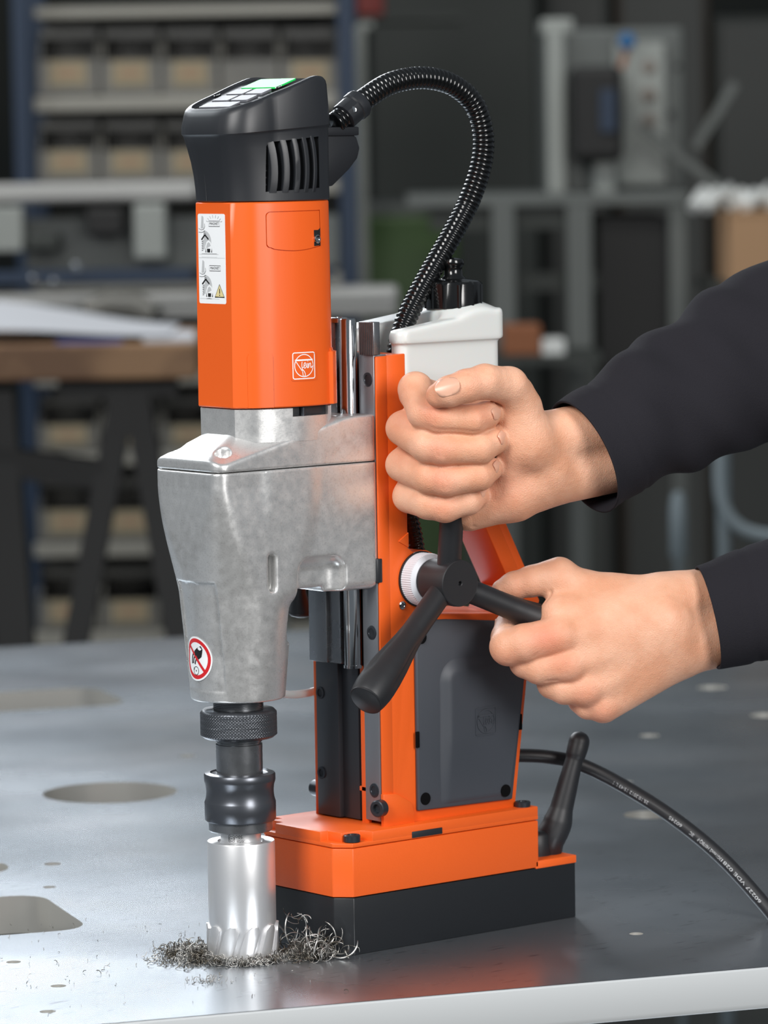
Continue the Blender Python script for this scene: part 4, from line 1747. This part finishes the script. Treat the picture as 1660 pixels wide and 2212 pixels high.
lh['label'] = 'left hand with its back to the camera round the lower handle'
nail(LH, (1098, 1352, -16), (.1, 1, -.5), (-1, .1, -.3), 5.0, 4.2, lh)

# ---- sleeves: hollow knitted tubes, cuffs turned towards the hands


def sleeve(stations, h, seed, cuff_depth=26, n=72):
    """stations: (px, py, w, ax_u, ax_v, ax_w, half_a, half_b) ring centre, axis and half sizes"""
    rnd = random.Random(seed)
    P = np.array([list(h.q(s[:3])) + list(s[3:]) for s in stations])
    S = catmull(P, 10)
    rings_ = []
    L = np.concatenate([[0], np.cumsum(np.linalg.norm(np.diff(S[:, :3], axis=0), axis=1))])
    phs = [rnd.uniform(0, 6.28) for _ in range(6)]

    def mk(st, s_, shrink):
        c = st[:3]
        ax = st[3:6] / np.linalg.norm(st[3:6])
        e1 = np.array([ax[1], -ax[0], 0.0])
        e1 /= np.linalg.norm(e1)
        e2 = np.cross(ax, e1)
        out = []
        for i in range(n):
            a = 2 * pi * i / n
            f = sstep(12, 70, s_)
            wob = f * (2.3 * sin(s_ / 13 + 2 * a + phs[0]) + 1.7 * sin(s_ / 7.5 - 3 * a + phs[1]) + 2.0 * sin(s_ / 24 + a + phs[2]))
            wob += .5 * sin(3 * a + phs[3])
            out.append(c + e1 * cos(a) * (st[6] + wob - shrink) + e2 * sin(a) * (st[7] + wob - shrink))
        return h.world(out)
    # inside of the cuff, lip, then the outside
    for s_, sh in ((cuff_depth, 4.5), (cuff_depth * .4, 3.2), (2.0, 2.6)):
        k = int(np.argmin(np.abs(L - s_)))
        rings_.append(mk(S[k], 0, sh))
    rings_.append(mk(S[0], 0, 1.6))
    for k in range(len(S)):
        bulge = 0
        if abs(L[k] - 34) < 2.4:
            bulge = .7
        rings_.append(mk(S[k], L[k], bulge))
    V, Fc = loft(rings_, True, True)
    return mesh(V, Fc, 180)


RS = Hand(1262, 990, dep(b1))
st = [(1262, 988, -14, .80, .38, -.42, 44, 40), (1290, 968, -22, .82, .42, -.38, 44, 40), (1345, 938, -34, .84, .46, -.3, 45, 41), (1430, 888, -50, .85, .47, -.27, 49, 43),
      (1540, 824, -74, .85, .46, -.24, 56, 47), (1660, 764, -98, .86, .44, -.2, 61, 50), (1820, 690, -128, .88, .4, -.2, 63, 52), (2100, 590, -180, .9, .35, -.2, 66, 56), (2450, 560, -220, .95, .1, -.15, 72, 62)]
sr = obj('sleeve', sleeve(st, RS, 3), FABRIC, person)
sr['label'] = 'black knit sleeve with loose cuff on the higher arm'
LS = Hand(1530, 1335, dep(b3) + 8)
st = [(1530, 1336, -2, .93, .2, -.12, 39, 30), (1552, 1330, -5, .95, .15, -.12, 40, 31), (1610, 1312, -12, .96, .12, -.12, 43, 34), (1700, 1290, -22, .96, .1, -.1, 47, 38),
      (1850, 1262, -34, .96, .1, -.1, 52, 42), (2150, 1200, -60, .95, .2, -.1, 58, 48), (2450, 1100, -90, .9, .4, -.1, 66, 56)]
sl_ = obj('sleeve', sleeve(st, LS, 8), FABRIC, person)
sl_['label'] = 'black knit sleeve on the lower arm'

# ------------------------------------------------------------------ swarf round the cutter
rnd = random.Random(11)
SV, SF = [], []


def strand(path, r, n=5):
    V, Fc = tube(path, np.interp(np.linspace(0, 1, len(path)), [0, .15, .8, 1], [r * .5, r, r, r * .3]), n)
    b = len(SV)
    SV.extend(V)
    SF.extend([tuple(i + b for i in f) for f in Fc])


def curl(c, R, arc, r, up=.5, k=10):
    """a coil: an arc in a random plane that winds forward, lying on the plate"""
    ax = np.array([rnd.gauss(0, 1), rnd.gauss(0, 1), rnd.gauss(0, 1) * up + 1e-3])
    e1, e2, d_ = basis(ax)
    if rnd.random() < .5:
        e2 = -e2
    adv = rnd.uniform(-.35, .35) * R
    th = rnd.uniform(0, 6.28)
    P_ = []
    for i in range(k):
        t = i / (k - 1)
        a = th + arc * t
        g = R * (1 - .35 * t)
        P_.append(e1 * cos(a) * g + e2 * sin(a) * g + d_ * adv * arc * t * .5)
    P_ = np.array(P_)
    P_ -= P_[0]
    P_[:, 2] -= min(0, P_[:, 2].min() + c[2] - r)
    P_ += np.array(c, float)
    P_[:, 2] = np.maximum(P_[:, 2], r)
    # stay clear of cutter and magnet foot
    rr_ = np.hypot(P_[:, 0], P_[:, 1])
    f_ = np.maximum(1, 26.8 / np.maximum(rr_, 1))
    P_[:, 0] *= f_
    P_[:, 1] *= f_
    lim = np.where(np.abs(P_[:, 1]) < 40, 52.0, 52 + np.abs(P_[:, 1]) - 40)
    lim = np.where(np.abs(P_[:, 1]) > 51, 999, lim)
    P_[:, 0] = np.minimum(P_[:, 0], lim)
    strand(P_, r)


IL = np.array([-sin(YAW), cos(YAW)])           # image left, on the plate
IN = np.array([-cos(YAW), -sin(YAW)])          # towards the viewer


def at_(l, n, z):
    q = IL * l + IN * n
    return (q[0], q[1], z)


for i in range(950):                          # flat heap left of and in front of the cutter
    l = rnd.gauss(38, 11)
    n_ = rnd.gauss(-4, 16)
    curl(at_(l, n_, rnd.uniform(.3, max(.6, 8 - .16 * abs(l - 34) - .2 * abs(n_)))), rnd.uniform(1.2, 5), rnd.uniform(1, 4), rnd.uniform(.2, .48))
for i in range(520):
    a = rnd.gauss(0, .75)
    d = 27 + abs(rnd.gauss(0, 5))
    curl(at_(-d * sin(a), d * cos(a), rnd.uniform(.3, 2.5)), rnd.uniform(1.2, 4.6), rnd.uniform(1, 4), rnd.uniform(.2, .42))
for i in range(420):                           # tangle between cutter and foot
    curl(at_(-rnd.gauss(48, 9), rnd.gauss(4, 9), rnd.uniform(.3, 6)), rnd.uniform(1.5, 6), rnd.uniform(1.5, 5), rnd.uniform(.16, .42), .9, 12)
for i in range(70):                            # long bright curls standing up out of it
    curl(at_(-rnd.gauss(54, 8), rnd.gauss(8, 6), rnd.uniform(1, 12)), rnd.uniform(6, 17), rnd.uniform(1.0, 2.6), rnd.uniform(.35, .75), .3, 16)
for i in range(26):
    curl(at_(-rnd.uniform(30, 45), rnd.uniform(-20, 4), rnd.uniform(2, 30)), rnd.uniform(5, 14), rnd.uniform(1.0, 2.4), rnd.uniform(.25, .5), .6, 14)
for i in range(130):
    q = tw(rnd.uniform(-190, 40), rnd.uniform(-150, 190), .25)
    if math.hypot(q[0], q[1]) > 30:
        curl(q, rnd.uniform(.8, 3), rnd.uniform(.5, 3), rnd.uniform(.14, .3), .1, 8)
for i in range(70):
    curl(at_(rnd.gauss(25, 7), rnd.gauss(88, 6), rnd.uniform(.2, 1.5)), rnd.uniform(1, 4), rnd.uniform(.6, 3), rnd.uniform(.16, .3), .2)
sw = obj('metal_swarf', mesh(SV, SF, 180), CHIP)
tag(sw, 'heap of curly metal drilling chips round the cutter on the table', 'metal chips')
sw['kind'] = 'stuff'

# ------------------------------------------------------------------ workshop behind the table
BR = np.array([sin(YAW), -cos(YAW), 0.0])       # to the right, level
BF = np.array([cos(YAW), sin(YAW), 0.0])        # away, level


class BG:
    """boxes measured against the photograph but standing at their own distance (mm) and real size"""

    def __init__(s, depth):
        s.d = depth

    def xy(s, px, py):
        p = px3(px, py, s.d)
        return p

    def box(s, px0, py0, px1, py1, t, dd=0.0, bm=None, bev=0.0):
        k = s.d / F
        c = px3((px0 + px1) / 2, (py0 + py1) / 2, s.d) + BF * dd
        w, h_ = abs(px1 - px0) * k, abs(py1 - py0) * k
        b = box(-w / 2, w / 2, 0, t, -h_ / 2, h_ / 2, bev)
        for v in b.verts:
            q = c + BR * v.co.x + BF * v.co.y
            v.co = (q[0], q[1], c[2] + v.co.z)
        if bm is None:
            return b
        return merge(bm, b)


BLUE = mat('rack_blue', srgb(26, 46, 70), .5)
SHELF = mat('shelf_steel', srgb(150, 148, 140), .5, .2)
BINM = mat('bin_plastic', srgb(112, 110, 104), .4, var=(6, srgb(92, 92, 88), .4, .6))
BINC = mat('bin_dark', srgb(76, 77, 75), .6)
LABEL = mat('bin_label', srgb(154, 142, 116), .7)
LABEL_T = mat('label_print', srgb(160, 128, 104), .7)
WOOD = mat('bench_wood', srgb(150, 116, 84), .6, var=(9, srgb(112, 82, 58), .42, .62))
PAPER = mat('paper', srgb(196, 198, 204), .8)
BLUEPR = mat('drawing_ink', srgb(96, 104, 160), .8)
BLKP = mat('black_steel', srgb(24, 24, 24), .6)
ALU = mat('aluminium_profile', srgb(168, 168, 166), .45, .3)
MGREY = mat('machine_grey', srgb(150, 154, 150), .5)
MGREY2 = mat('machine_grey_dark', srgb(96, 100, 98), .55)
DKG = mat('dark_cabinet', srgb(50, 54, 51), .6)
GREEN = mat('machine_green', srgb(70, 98, 52), .5)
CARD = mat('cardboard', srgb(176, 140, 106), .8)
CARD2 = mat('cardboard_brown', srgb(140, 88, 58), .8)
KNOBB = mat('blue_knob', srgb(24, 96, 150), .4)
WHT = mat('wrap_white', srgb(214, 216, 214), .5)
TUBE = mat('grey_tube', srgb(120, 132, 138), .5)
DIALB = mat('dial_brown', srgb(122, 112, 104), .6)
REDB = mat('red_bin', srgb(120, 40, 34), .5)

# storage rack, 8.6 m away
RD = 8600
rack = BG(RD)
p0 = px3(400, 1300, RD)
rk = empty('storage_rack', (p0[0], p0[1], -900), 'blue-post steel storage rack filled with small grey bins', 'rack')
k = RD / F
zfl = -900
for a, b in ((38, 74), (737, 776)):
    for dd in (0, 420):
        c = px3((a + b) / 2, 600, RD) + BF * dd
        w = (b - a) * k
        bm = box(-w / 2, w / 2, 0, 40, -900, 1400, 2)
        for v in bm.verts:
            q = c + BR * v.co.x + BF * v.co.y
            v.co = (q[0], q[1], v.co.z)
        obj('rack_post', bmesh_to(bm, None), BLUE, rk)
SHY = [(12, 34), (205, 236), (392, 422), (596, 626), (800, 830), (975, 1003), (1170, 1200), (1362, 1392)]
for y0, y1 in SHY:
    obj('shelf', bmesh_to(rack.box(74, y0, 738, y1, 440, 6, bev=2), None), SHELF, rk)
bm = rack.box(40, 0, 770, 1390, 12, 470)
obj('rack_back', bmesh_to(bm, None), BINC, rk)

# small parts bins standing on the shelves
BINS = {}


def bin_mesh(w, h_, t):
    """open-fronted stacking bin, local frame: x right, y away, z up, base at z=0"""
    g = w * .035
    bm_ = box(-w / 2, w / 2, 0, t, 0, g)
    prof = [(0, 0), (0, h_ * .52), (t * .16, h_ * .60), (t * .26, h_), (t, h_), (t, 0)]
    for s in (-1, 1):
        b = prism(prof, 'x', s * w / 2, s * (w / 2 - g))
        merge(bm_, b)
    box(-w / 2 + g, w / 2 - g, t - g, t, g, h_, bm=bm_)
    box(-w / 2 + g, w / 2 - g, 0, g, g, h_ * .52, bm=bm_)
    box(-w / 2 + g, w / 2 - g, t * .24, t * .26, h_ * .86, h_, bm=bm_)
    return bmesh_to(bm_, None)


bin_cols = [(82, 212), (218, 345), (350, 472), (478, 602), (608, 732)]
rows = [(60, 205), (262, 392), (650, 800), (866, 975), (1040, 1170), (1236, 1362), (455, 596)]
rowname = ['top', 'second', 'bench-height', 'first row under the wooden bench', 'second row under the wooden bench', 'lowest row', 'hidden']
base_mesh = {}
lab_w = {}
ordinal = ['leftmost', 'second from left', 'middle', 'fourth from left', 'rightmost']
rowtxt = {0: 'top visible shelf', 1: 'shelf below the top one', 3: 'shelf under the bench', 4: 'middle shelf behind the trestle', 5: 'lowest shelf behind the trestle'}
for r, (y0, y1) in enumerate(rows):
    if r in (2, 6):
        continue
    for c, (x0, x1) in enumerate(bin_cols):
        if r == 1 and c > 2:
            continue
        if r >= 3 and c > 2:
            continue
        w, h_ = (x1 - x0) * k, (y1 - y0) * k
        key = (round(w), round(h_))
        if key not in base_mesh:
            base_mesh[key] = bin_mesh(w, h_, 300)
        p = px3((x0 + x1) / 2, y1, RD) + BF * 12
        nolab = (r == 0 and c == 3)
        lab = 'grey parts bin %s, %s on the %s' % ('without label' if nolab else 'with yellow label', ordinal[c], rowtxt[r])
        root = empty('parts_bin', p, lab, 'bin', 'small parts bins on the rack')
        root.rotation_euler = (0, 0, YAW - pi / 2)
        o = bpy.data.objects.new('bin_body', base_mesh[key])
        COL.objects.link(o)
        o.parent = root
        if not o.data.materials:
            o.data.materials.append(BINM)
        if not nolab:
            if key not in lab_w:
                lw, lh_ = w * .62, h_ * .36
                lm = bmesh_to(box(-lw / 2, lw / 2, -3, .2, h_ * .14, h_ * .14 + lh_), None)
                lm.materials.append(LABEL)
                lt = bmesh_to(box(-lw * .3, lw * .3, -3.6, -2.8, h_ * .14 + lh_ * .4, h_ * .14 + lh_ * .66), None)
                lt.materials.append(LABEL_T)
                lab_w[key] = (lm, lt)
            a_ = bpy.data.objects.new('bin_label', lab_w[key][0])
            COL.objects.link(a_)
            a_.parent = root
            b_ = bpy.data.objects.new('label_print', lab_w[key][1])
            COL.objects.link(b_)
            b_.parent = a_
        cm = box(-w * .44, w * .44, 30, 280, h_ * .05, h_ * .42)
        if ('c', key) not in base_mesh:
            base_mesh[('c', key)] = bmesh_to(cm, None)
            base_mesh[('c', key)].materials.append(BINC)
        else:
            cm.free()
        o = bpy.data.objects.new('bin_filling', base_mesh[('c', key)])
        COL.objects.link(o)
        o.parent = root

# wooden bench on a black trestle, 6.6 m
BD = 6600
g = BG(BD)
p0 = px3(200, 1000, BD)
bench = empty('wooden_bench', (p0[0], p0[1], -900), 'wooden bench top on black trestle legs at the left', 'bench')
obj('bench_top', bmesh_to(g.box(-420, 748, 425, 824, 560, bev=4), None), WOOD, bench)
kb = BD / F


def beam(pts, w, t, name, m, parent, d, dd=60):
    """straight bar between two pixels"""
    a = px3(pts[0][0], pts[0][1], d) + BF * dd
    b = px3(pts[1][0], pts[1][1], d) + BF * dd
    ax = (b - a) / np.linalg.norm(b - a)
    sd_ = np.cross(ax, BF)
    sd_ /= np.linalg.norm(sd_)
    V = []
    for p in (a, b):
        for s, q in ((-1, 0), (1, 0), (1, 1), (-1, 1)):
            V.append(p + sd_ * s * w / 2 + BF * q * t)
    bm_ = bmesh.new()
    bm_.from_mesh(mesh(V, [(0, 1, 2, 3), (7, 6, 5, 4), (0, 4, 5, 1), (1, 5, 6, 2), (2, 6, 7, 3), (3, 7, 4, 0)], None, 1))
    return obj(name, bmesh_to(bm_, None), m, parent)


beam(((262, 850), (118, 1600)), 56 * kb, 60, 'trestle_leg', BLKP, bench, BD)
beam(((286, 850), (420, 1600)), 56 * kb, 60, 'trestle_leg', BLKP, bench, BD)
beam(((120, 846), (378, 838)), 44 * kb, 70, 'trestle_rail', BLKP, bench, BD)
beam(((-160, 985), (215, 1035)), 62 * kb, 50, 'trestle_brace', BLKP, bench, BD)
beam(((-20, 850), (40, 1600)), 80 * kb, 60, 'trestle_leg', BLKP, bench, BD)
# paper drawings on the bench
g2 = BG(BD)
zt = bench  # bench top height
ztop_b = px3(0, 748, BD)[2]


def sheet(px0, px1, d0, d1, h_, name, m, label, cat):
    V = []
    for q in (0, 1):
        for px, d in ((px0, d0), (px1, d0), (px1 - 20, d1), (px0 - 40, d1)):
            c = px3(px, 700, BD) + BF * d
            V.append((c[0], c[1], ztop_b + .6 + q * h_))
    bm_ = bmesh.new()
    bm_.from_mesh(mesh(V, [(3, 2, 1, 0), (4, 5, 6, 7), (0, 1, 5, 4), (1, 2, 6, 5), (2, 3, 7, 6), (3, 0, 4, 7)], None, 1))
    return tag(obj(name, bmesh_to(bm_, None), m), label, cat)


# rolled-up edge: curved drawing sheet
V, Fc = [], []
nx_, ny_ = 24, 8
for j in range(ny_ + 1):
    for i in range(nx_ + 1):
        u, v = i / nx_, j / ny_
        px = -200 + u * 560
        c = px3(px, 700, BD) + BF * (60 + v * 380)
        z = ztop_b + 16 + 46 * max(0, 1 - u * 1.0) ** 1.2 * v + 6 * sin(u * 5)
        V.append((c[0], c[1], z))
nV = len(V)
V += [(p[0], p[1], p[2] - 1.2) for p in V]
for j in range(ny_):
    for i in range(nx_):
        a = j * (nx_ + 1) + i
        Fc.append((a, a + 1, a + nx_ + 2, a + nx_ + 1))
        Fc.append((a + nV, a + nx_ + 1 + nV, a + nx_ + 2 + nV, a + 1 + nV))
tag(obj('paper_drawing', mesh(V, Fc, 180), PAPER), 'large white paper drawing curling up on the wooden bench', 'paper')
sheet(120, 262, 20, 330, 3, 'drawing_folder', BLUEPR, 'flat blue-edged drawing folder lying on the wooden bench', 'folder')
sheet(310, 420, 10, 300, 6, 'paper_pad', PAPER, 'small white paper pad on the right end of the wooden bench', 'paper')

# long machine bench with aluminium profiles between bench and rack, 7.6 m
MD = 7600
g = BG(MD)
p0 = px3(300, 1300, MD)
mb = empty('machine_bed', (p0[0], p0[1], -900), 'long grey aluminium machine bed with blue rail behind the wooden bench', 'machine')
obj('upper_profile', bmesh_to(g.box(-260, 396, 426, 438, 80, bev=8), None), ALU, mb)
obj('rear_plate', bmesh_to(g.box(50, 470, 730, 580, 20, 60), None), MGREY2, mb)
obj('end_block', bmesh_to(g.box(-120, 448, 50, 545, 90, -10, bev=4), None), MGREY, mb)
obj('motor_box', bmesh_to(g.box(188, 450, 268, 508, 90, -20, bev=6), None), BLKP, mb)
obj('motor_box', bmesh_to(g.box(58, 505, 128, 542, 80, -20, bev=6), None), DKG, mb)
obj('slide_block', bmesh_to(g.box(290, 440, 360, 560, 80, -15, bev=6), None), MGREY, mb)
obj('blue_rail', bmesh_to(g.box(-200, 582, 720, 612, 60, -30, bev=3), None), BLUE, mb)
obj('rail_stop', bmesh_to(g.box(420, 572, 560, 606, 60, -38, bev=3), None), BLKP, mb)
for x, y in ((124, 610), (80, 604), (172, 575)):
    c = px3(x, y, MD) - BF * 45
    V, Fc = lathe([(9, 0), (9, 14), (7, 16), (.5, 16)], c, -BF, 16)
    obj('clamp_knob', mesh(V, Fc, 40), CHROME, mb)
obj('lower_profile', bmesh_to(g.box(-260, 628, 862, 690, 140, -20, bev=10), None), ALU, mb)
obj('profile_slot', bmesh_to(g.box(-260, 652, 855, 660, 10, -24), None), MGREY2, mb)
for x in (-200, 600, 830):
    c = px3(x, 690, MD)
    b = g.box(x - 20, 690, x + 20, 1700, 60, 20)
    obj('bed_leg', bmesh_to(b, None), MGREY2, mb)
V, Fc = tube(np.array([px3(190, 668, MD) - BF * 90, px3(240, 655, MD) - BF * 80, px3(300, 660, MD) - BF * 80, px3(340, 680, MD) - BF * 90]), np.array([16, 22, 24, 18]) * 1.2, 18)
tag(obj('cloth_roll', mesh(V, Fc, 60), BINM), 'greyish crumpled cloth roll lying on the machine bed above the papers', 'cloth')

# right half: desk, control cabinet, cartons
CD = 8300
g = BG(CD)
p0 = px3(1200, 1300, CD)
dk = empty('steel_desk', (p0[0], p0[1], -900), 'grey steel desk with square legs under the control cabinet', 'desk')
obj('desk_top', bmesh_to(g.box(880, 420, 1490, 446, 520, bev=4), None), MGREY2, dk)
obj('desk_apron', bmesh_to(g.box(930, 446, 1240, 496, 40, 20), None), DKG, dk)
for x0, x1 in ((1072, 1120), (1234, 1286), (1455, 1490)):
    b = g.box(x0, 446, x1, 1640, 45, 30)
    obj('desk_leg', bmesh_to(b, None), MGREY2, dk)
obj('desk_cross_bar', bmesh_to(g.box(1072, 590, 1480, 630, 40, 60), None), DKG, dk)
obj('desk_drawer_unit', bmesh_to(g.box(1300, 470, 1450, 900, 420, 60), None), BLKP, dk)

g = BG(8500)
p0 = px3(1300, 420, 8500)
cb = empty('control_cabinet', p0, 'pale grey machine control cabinet with black control box standing on the desk', 'machine')
obj('cabinet_body', bmesh_to(g.box(1178, 62, 1480, 418, 420, 20, bev=8), None), MGREY2, cb)
obj('cabinet_front', bmesh_to(g.box(1330, 92, 1440, 400, 20, 0, bev=5), None), MGREY, cb)
obj('cabinet_upright', bmesh_to(g.box(1182, 60, 1222, 418, 60, -10, bev=5), None), MGREY, cb)
obj('cabinet_top', bmesh_to(g.box(1170, 40, 1240, 74, 200, 0, bev=6), None), MGREY, cb)
bxo = obj('control_box', bmesh_to(g.box(1230, 145, 1338, 345, 160, -150, bev=14), None), BLKP, cb)
obj('control_screen', bmesh_to(g.box(1288, 195, 1322, 285, 6, -158, bev=2), None), BLUE, cb)
obj('lower_arm', bmesh_to(g.box(1280, 346, 1326, 418, 90, -90, bev=6), None), MGREY, cb)
c = px3(1347, 92, 8500) - BF * 120
V, Fc = lathe([(8, 0), (17, 3), (17, 20), (12, 26), (1, 27)], c, -BF, 20)
obj('blue_knob', mesh(V, Fc, 40), KNOBB, cb)
beam(((1347, 105), (1335, 150)), 12, 12, 'knob_stem', CARD2, cb, 8500, -125)
for y in (145, 205, 260):
    c = px3(1402, y, 8500) - BF * 2
    V, Fc = lathe([(14, 0), (14, 8), (11, 10), (1, 10)], c, -BF, 20)
    obj('cabinet_dial', mesh(V, Fc, 40), DIALB, cb)
for x, y in ((1466, 145), (1452, 246)):
    c = px3(x, y, 8500) + BF * 18
    V, Fc = lathe([(7, 0), (7, 6), (1, 6)], c, -BF, 16)
    obj('cabinet_button', mesh(V, Fc, 40), BLKP, cb)
for a, b in (((1380, 270), (1560, 410)), ((1500, 320), (1585, 180))):
    beam((a, b), 18, 18, 'swing_arm', MGREY2, cb, 8500, -40)

g = BG(8000)
p = px3(1620, 610, 8000)
cr = empty('cardboard_carton', p, 'tan cardboard carton at the right edge above the sleeve', 'carton')
obj('carton_body', bmesh_to(g.box(1578, 462, 1790, 612, 300, bev=3), None), CARD, cr)
obj('carton_flap', bmesh_to(g.box(1578, 456, 1790, 464, 150, -8), None), CARD, cr)
sh = empty('side_shelf', px3(1600, 1300, 8000) * np.array([1, 1, 0]) + np.array([0, 0, -900]), 'dark steel side shelf carrying the carton', 'shelf')
obj('shelf_board', bmesh_to(g.box(1540, 612, 1850, 632, 420, -20), None), DKG, sh)
for x in (1548, 1800):
    obj('shelf_leg', bmesh_to(g.box(x, 632, x + 24, 1560, 30, 10), None), DKG, sh)
bm = bmesh.new()
rn = random.Random(4)
for i in range(7):
    x = 1500 + i * 28
    V, Fc = tube(np.array([px3(x, 452 - rn.uniform(0, 8), 8000) + BF * rn.uniform(20, 120), px3(x + 26, 430 - rn.uniform(0, 22), 8000) + BF * 60, px3(x + 60, 448, 8000) + BF * 100]), np.array([12, 17, 11]), 10)
    t_ = mesh(V, Fc, None, 1)
    bm.from_mesh(t_)
    bpy.data.meshes.remove(t_)
wr = obj('plastic_wrap', bmesh_to(bm, 60), WHT)
tag(wr, 'crumpled white plastic wrap lying on top of the tan carton', 'wrap')
g = BG(8000)
b = obj('wood_block', bmesh_to(g.box(1088, 704, 1170, 768, 120, bev=4), None), CARD2)
tag(b, 'small brown wooden block on the shelf right of the bottle', 'block')
b = obj('white_box', bmesh_to(g.box(1172, 734, 1222, 768, 100, bev=4), None), WHT)
tag(b, 'small white box next to the brown wooden block', 'box')
us = empty('low_shelf', px3(1150, 900, 8000) * np.array([1, 1, 0]) + np.array([0, 0, -900]), 'dark low shelf under the desk carrying a brown block', 'shelf')
obj('shelf_board', bmesh_to(g.box(1000, 768, 1300, 786, 300, -20), None), DKG, us)
for x in (1004, 1276):
    obj('shelf_leg', bmesh_to(g.box(x, 786, x + 20, 1600, 30, 0), None), DKG, us)

# green and blue machine behind the hose
g = BG(9000)
gm = empty('green_machine', px3(860, 1300, 9000) * np.array([1, 1, 0]) + np.array([0, 0, -900]), 'green machine base with blue panel behind the black hose', 'machine')
obj('machine_body', bmesh_to(g.box(776, 468, 1000, 1720, 400, bev=8), None), GREEN, gm)
obj('blue_panel', bmesh_to(g.box(816, 530, 900, 600, 20, -14, bev=3), None), BLUE, gm)
obj('machine_deck', bmesh_to(g.box(776, 440, 1000, 468, 420, -10, bev=6), None), MGREY2, gm)
# pale upright behind the rack post
g = BG(8880)
up_ = empty('pale_upright', px3(790, 1300, 8880) * np.array([1, 1, 0]) + np.array([0, 0, -900]), 'pale grey upright standing beside the blue rack post', 'post')
obj('upright_bar', bmesh_to(g.box(778, 60, 803, 1760, 60, bev=3), None), MGREY, up_)
obj('upright_cap', bmesh_to(g.box(774, 48, 807, 62, 70, -5, bev=3), None), MGREY, up_)
rb = empty('red_tub', px3(795, 40, 9350), 'dark red tub at the top beside the blue post', 'tub')
g = BG(9350)
obj('tub_body', bmesh_to(g.box(772, -30, 830, 34, 150, 0, bev=6), None), REDB, rb)
obj('tub_shelf', bmesh_to(g.box(770, 34, 1000, 46, 250, -10), None), DKG, rb)

# big dark machine housing in the middle distance, and cabinets against the far wall
g = BG(10800)
dm = empty('dark_machine', px3(1000, 1300, 10800) * np.array([1, 1, 0]) + np.array([0, 0, -900]), 'tall dark green-grey machine housing in the middle background', 'machine')
obj('housing', bmesh_to(g.box(812, -200, 1170, 1800, 800, bev=10), None), DKG, dm)
obj('housing_window', bmesh_to(g.box(960, 60, 1100, 380, 20, -10, bev=4), None), BLKP, dm)
obj('housing_panel', bmesh_to(g.box(830, 200, 930, 250, 20, -12, bev=4), None), MGREY2, dm)
g = BG(11200)
for i, (x0, x1, y0, m_, lab) in enumerate(((1180, 1330, -80, DKG, 'dark tall locker behind the control cabinet, leftmost of three'), (1340, 1540, -140, CARD2, 'brown tall cupboard behind the control cabinet'), (1550, 1900, 40, DKG, 'dark wide locker at the far right edge'))):
    lo_ = empty('locker', px3((x0 + x1) / 2, 1300, 11200) * np.array([1, 1, 0]) + np.array([0, 0, -900]), lab, 'locker')
    obj('locker_body', bmesh_to(g.box(x0, y0, x1, 2100, 500, bev=6), None), DKG if i != 1 else mat('cupboard_brown', srgb(60, 50, 40), .6), lo_)
    d_ = obj('locker_door', bmesh_to(g.box(x0 + 14, y0 + 14, x1 - 14, 2050, 16, -16, bev=3), None), BINC, lo_)
    obj('door_handle', bmesh_to(g.box(x1 - 40, 300, x1 - 32, 380, 14, -30, bev=2), None), ALU, d_)
# curved grey tube and cylinder seen between the arms
g = BG(6900)
V, Fc = tube(catmull([px3(1562, 900, 6900), px3(1556, 1040, 6900), px3(1572, 1110, 6900), px3(1620, 1150, 6900), px3(1720, 1162, 6900), px3(1900, 1160, 6900)], 8), 11, 16)
ft = empty('tube_frame', px3(1600, 1300, 6900) * np.array([1, 1, 0]) + np.array([0, 0, -900]), 'bent grey steel tube frame between the two arms', 'frame')
obj('bent_tube', mesh(V, Fc, 60), TUBE, ft)
b_ = px3(1562, 900, 6900)
V, Fc = tube(np.array([(b_[0], b_[1], -900), (b_[0], b_[1], b_[2])]), 11, 16)
obj('upright_tube', mesh(V, Fc, 60), TUBE, ft)
c = px3(1466, 1160, 6900)
V, Fc = lathe([(1, c[2] + 75), (9, c[2] + 72), (12, c[2] + 60), (14, c[2] + 40), (14, c[2] - 30), (6, c[2] - 40), (6, -900)], (c[0], c[1], 0), (0, 0, 1), 20)
gb = obj('gas_bottle', mesh(V, Fc, 50), TUBE)
tag(gb, 'slim grey cylinder standing left of the bent tube frame', 'cylinder')
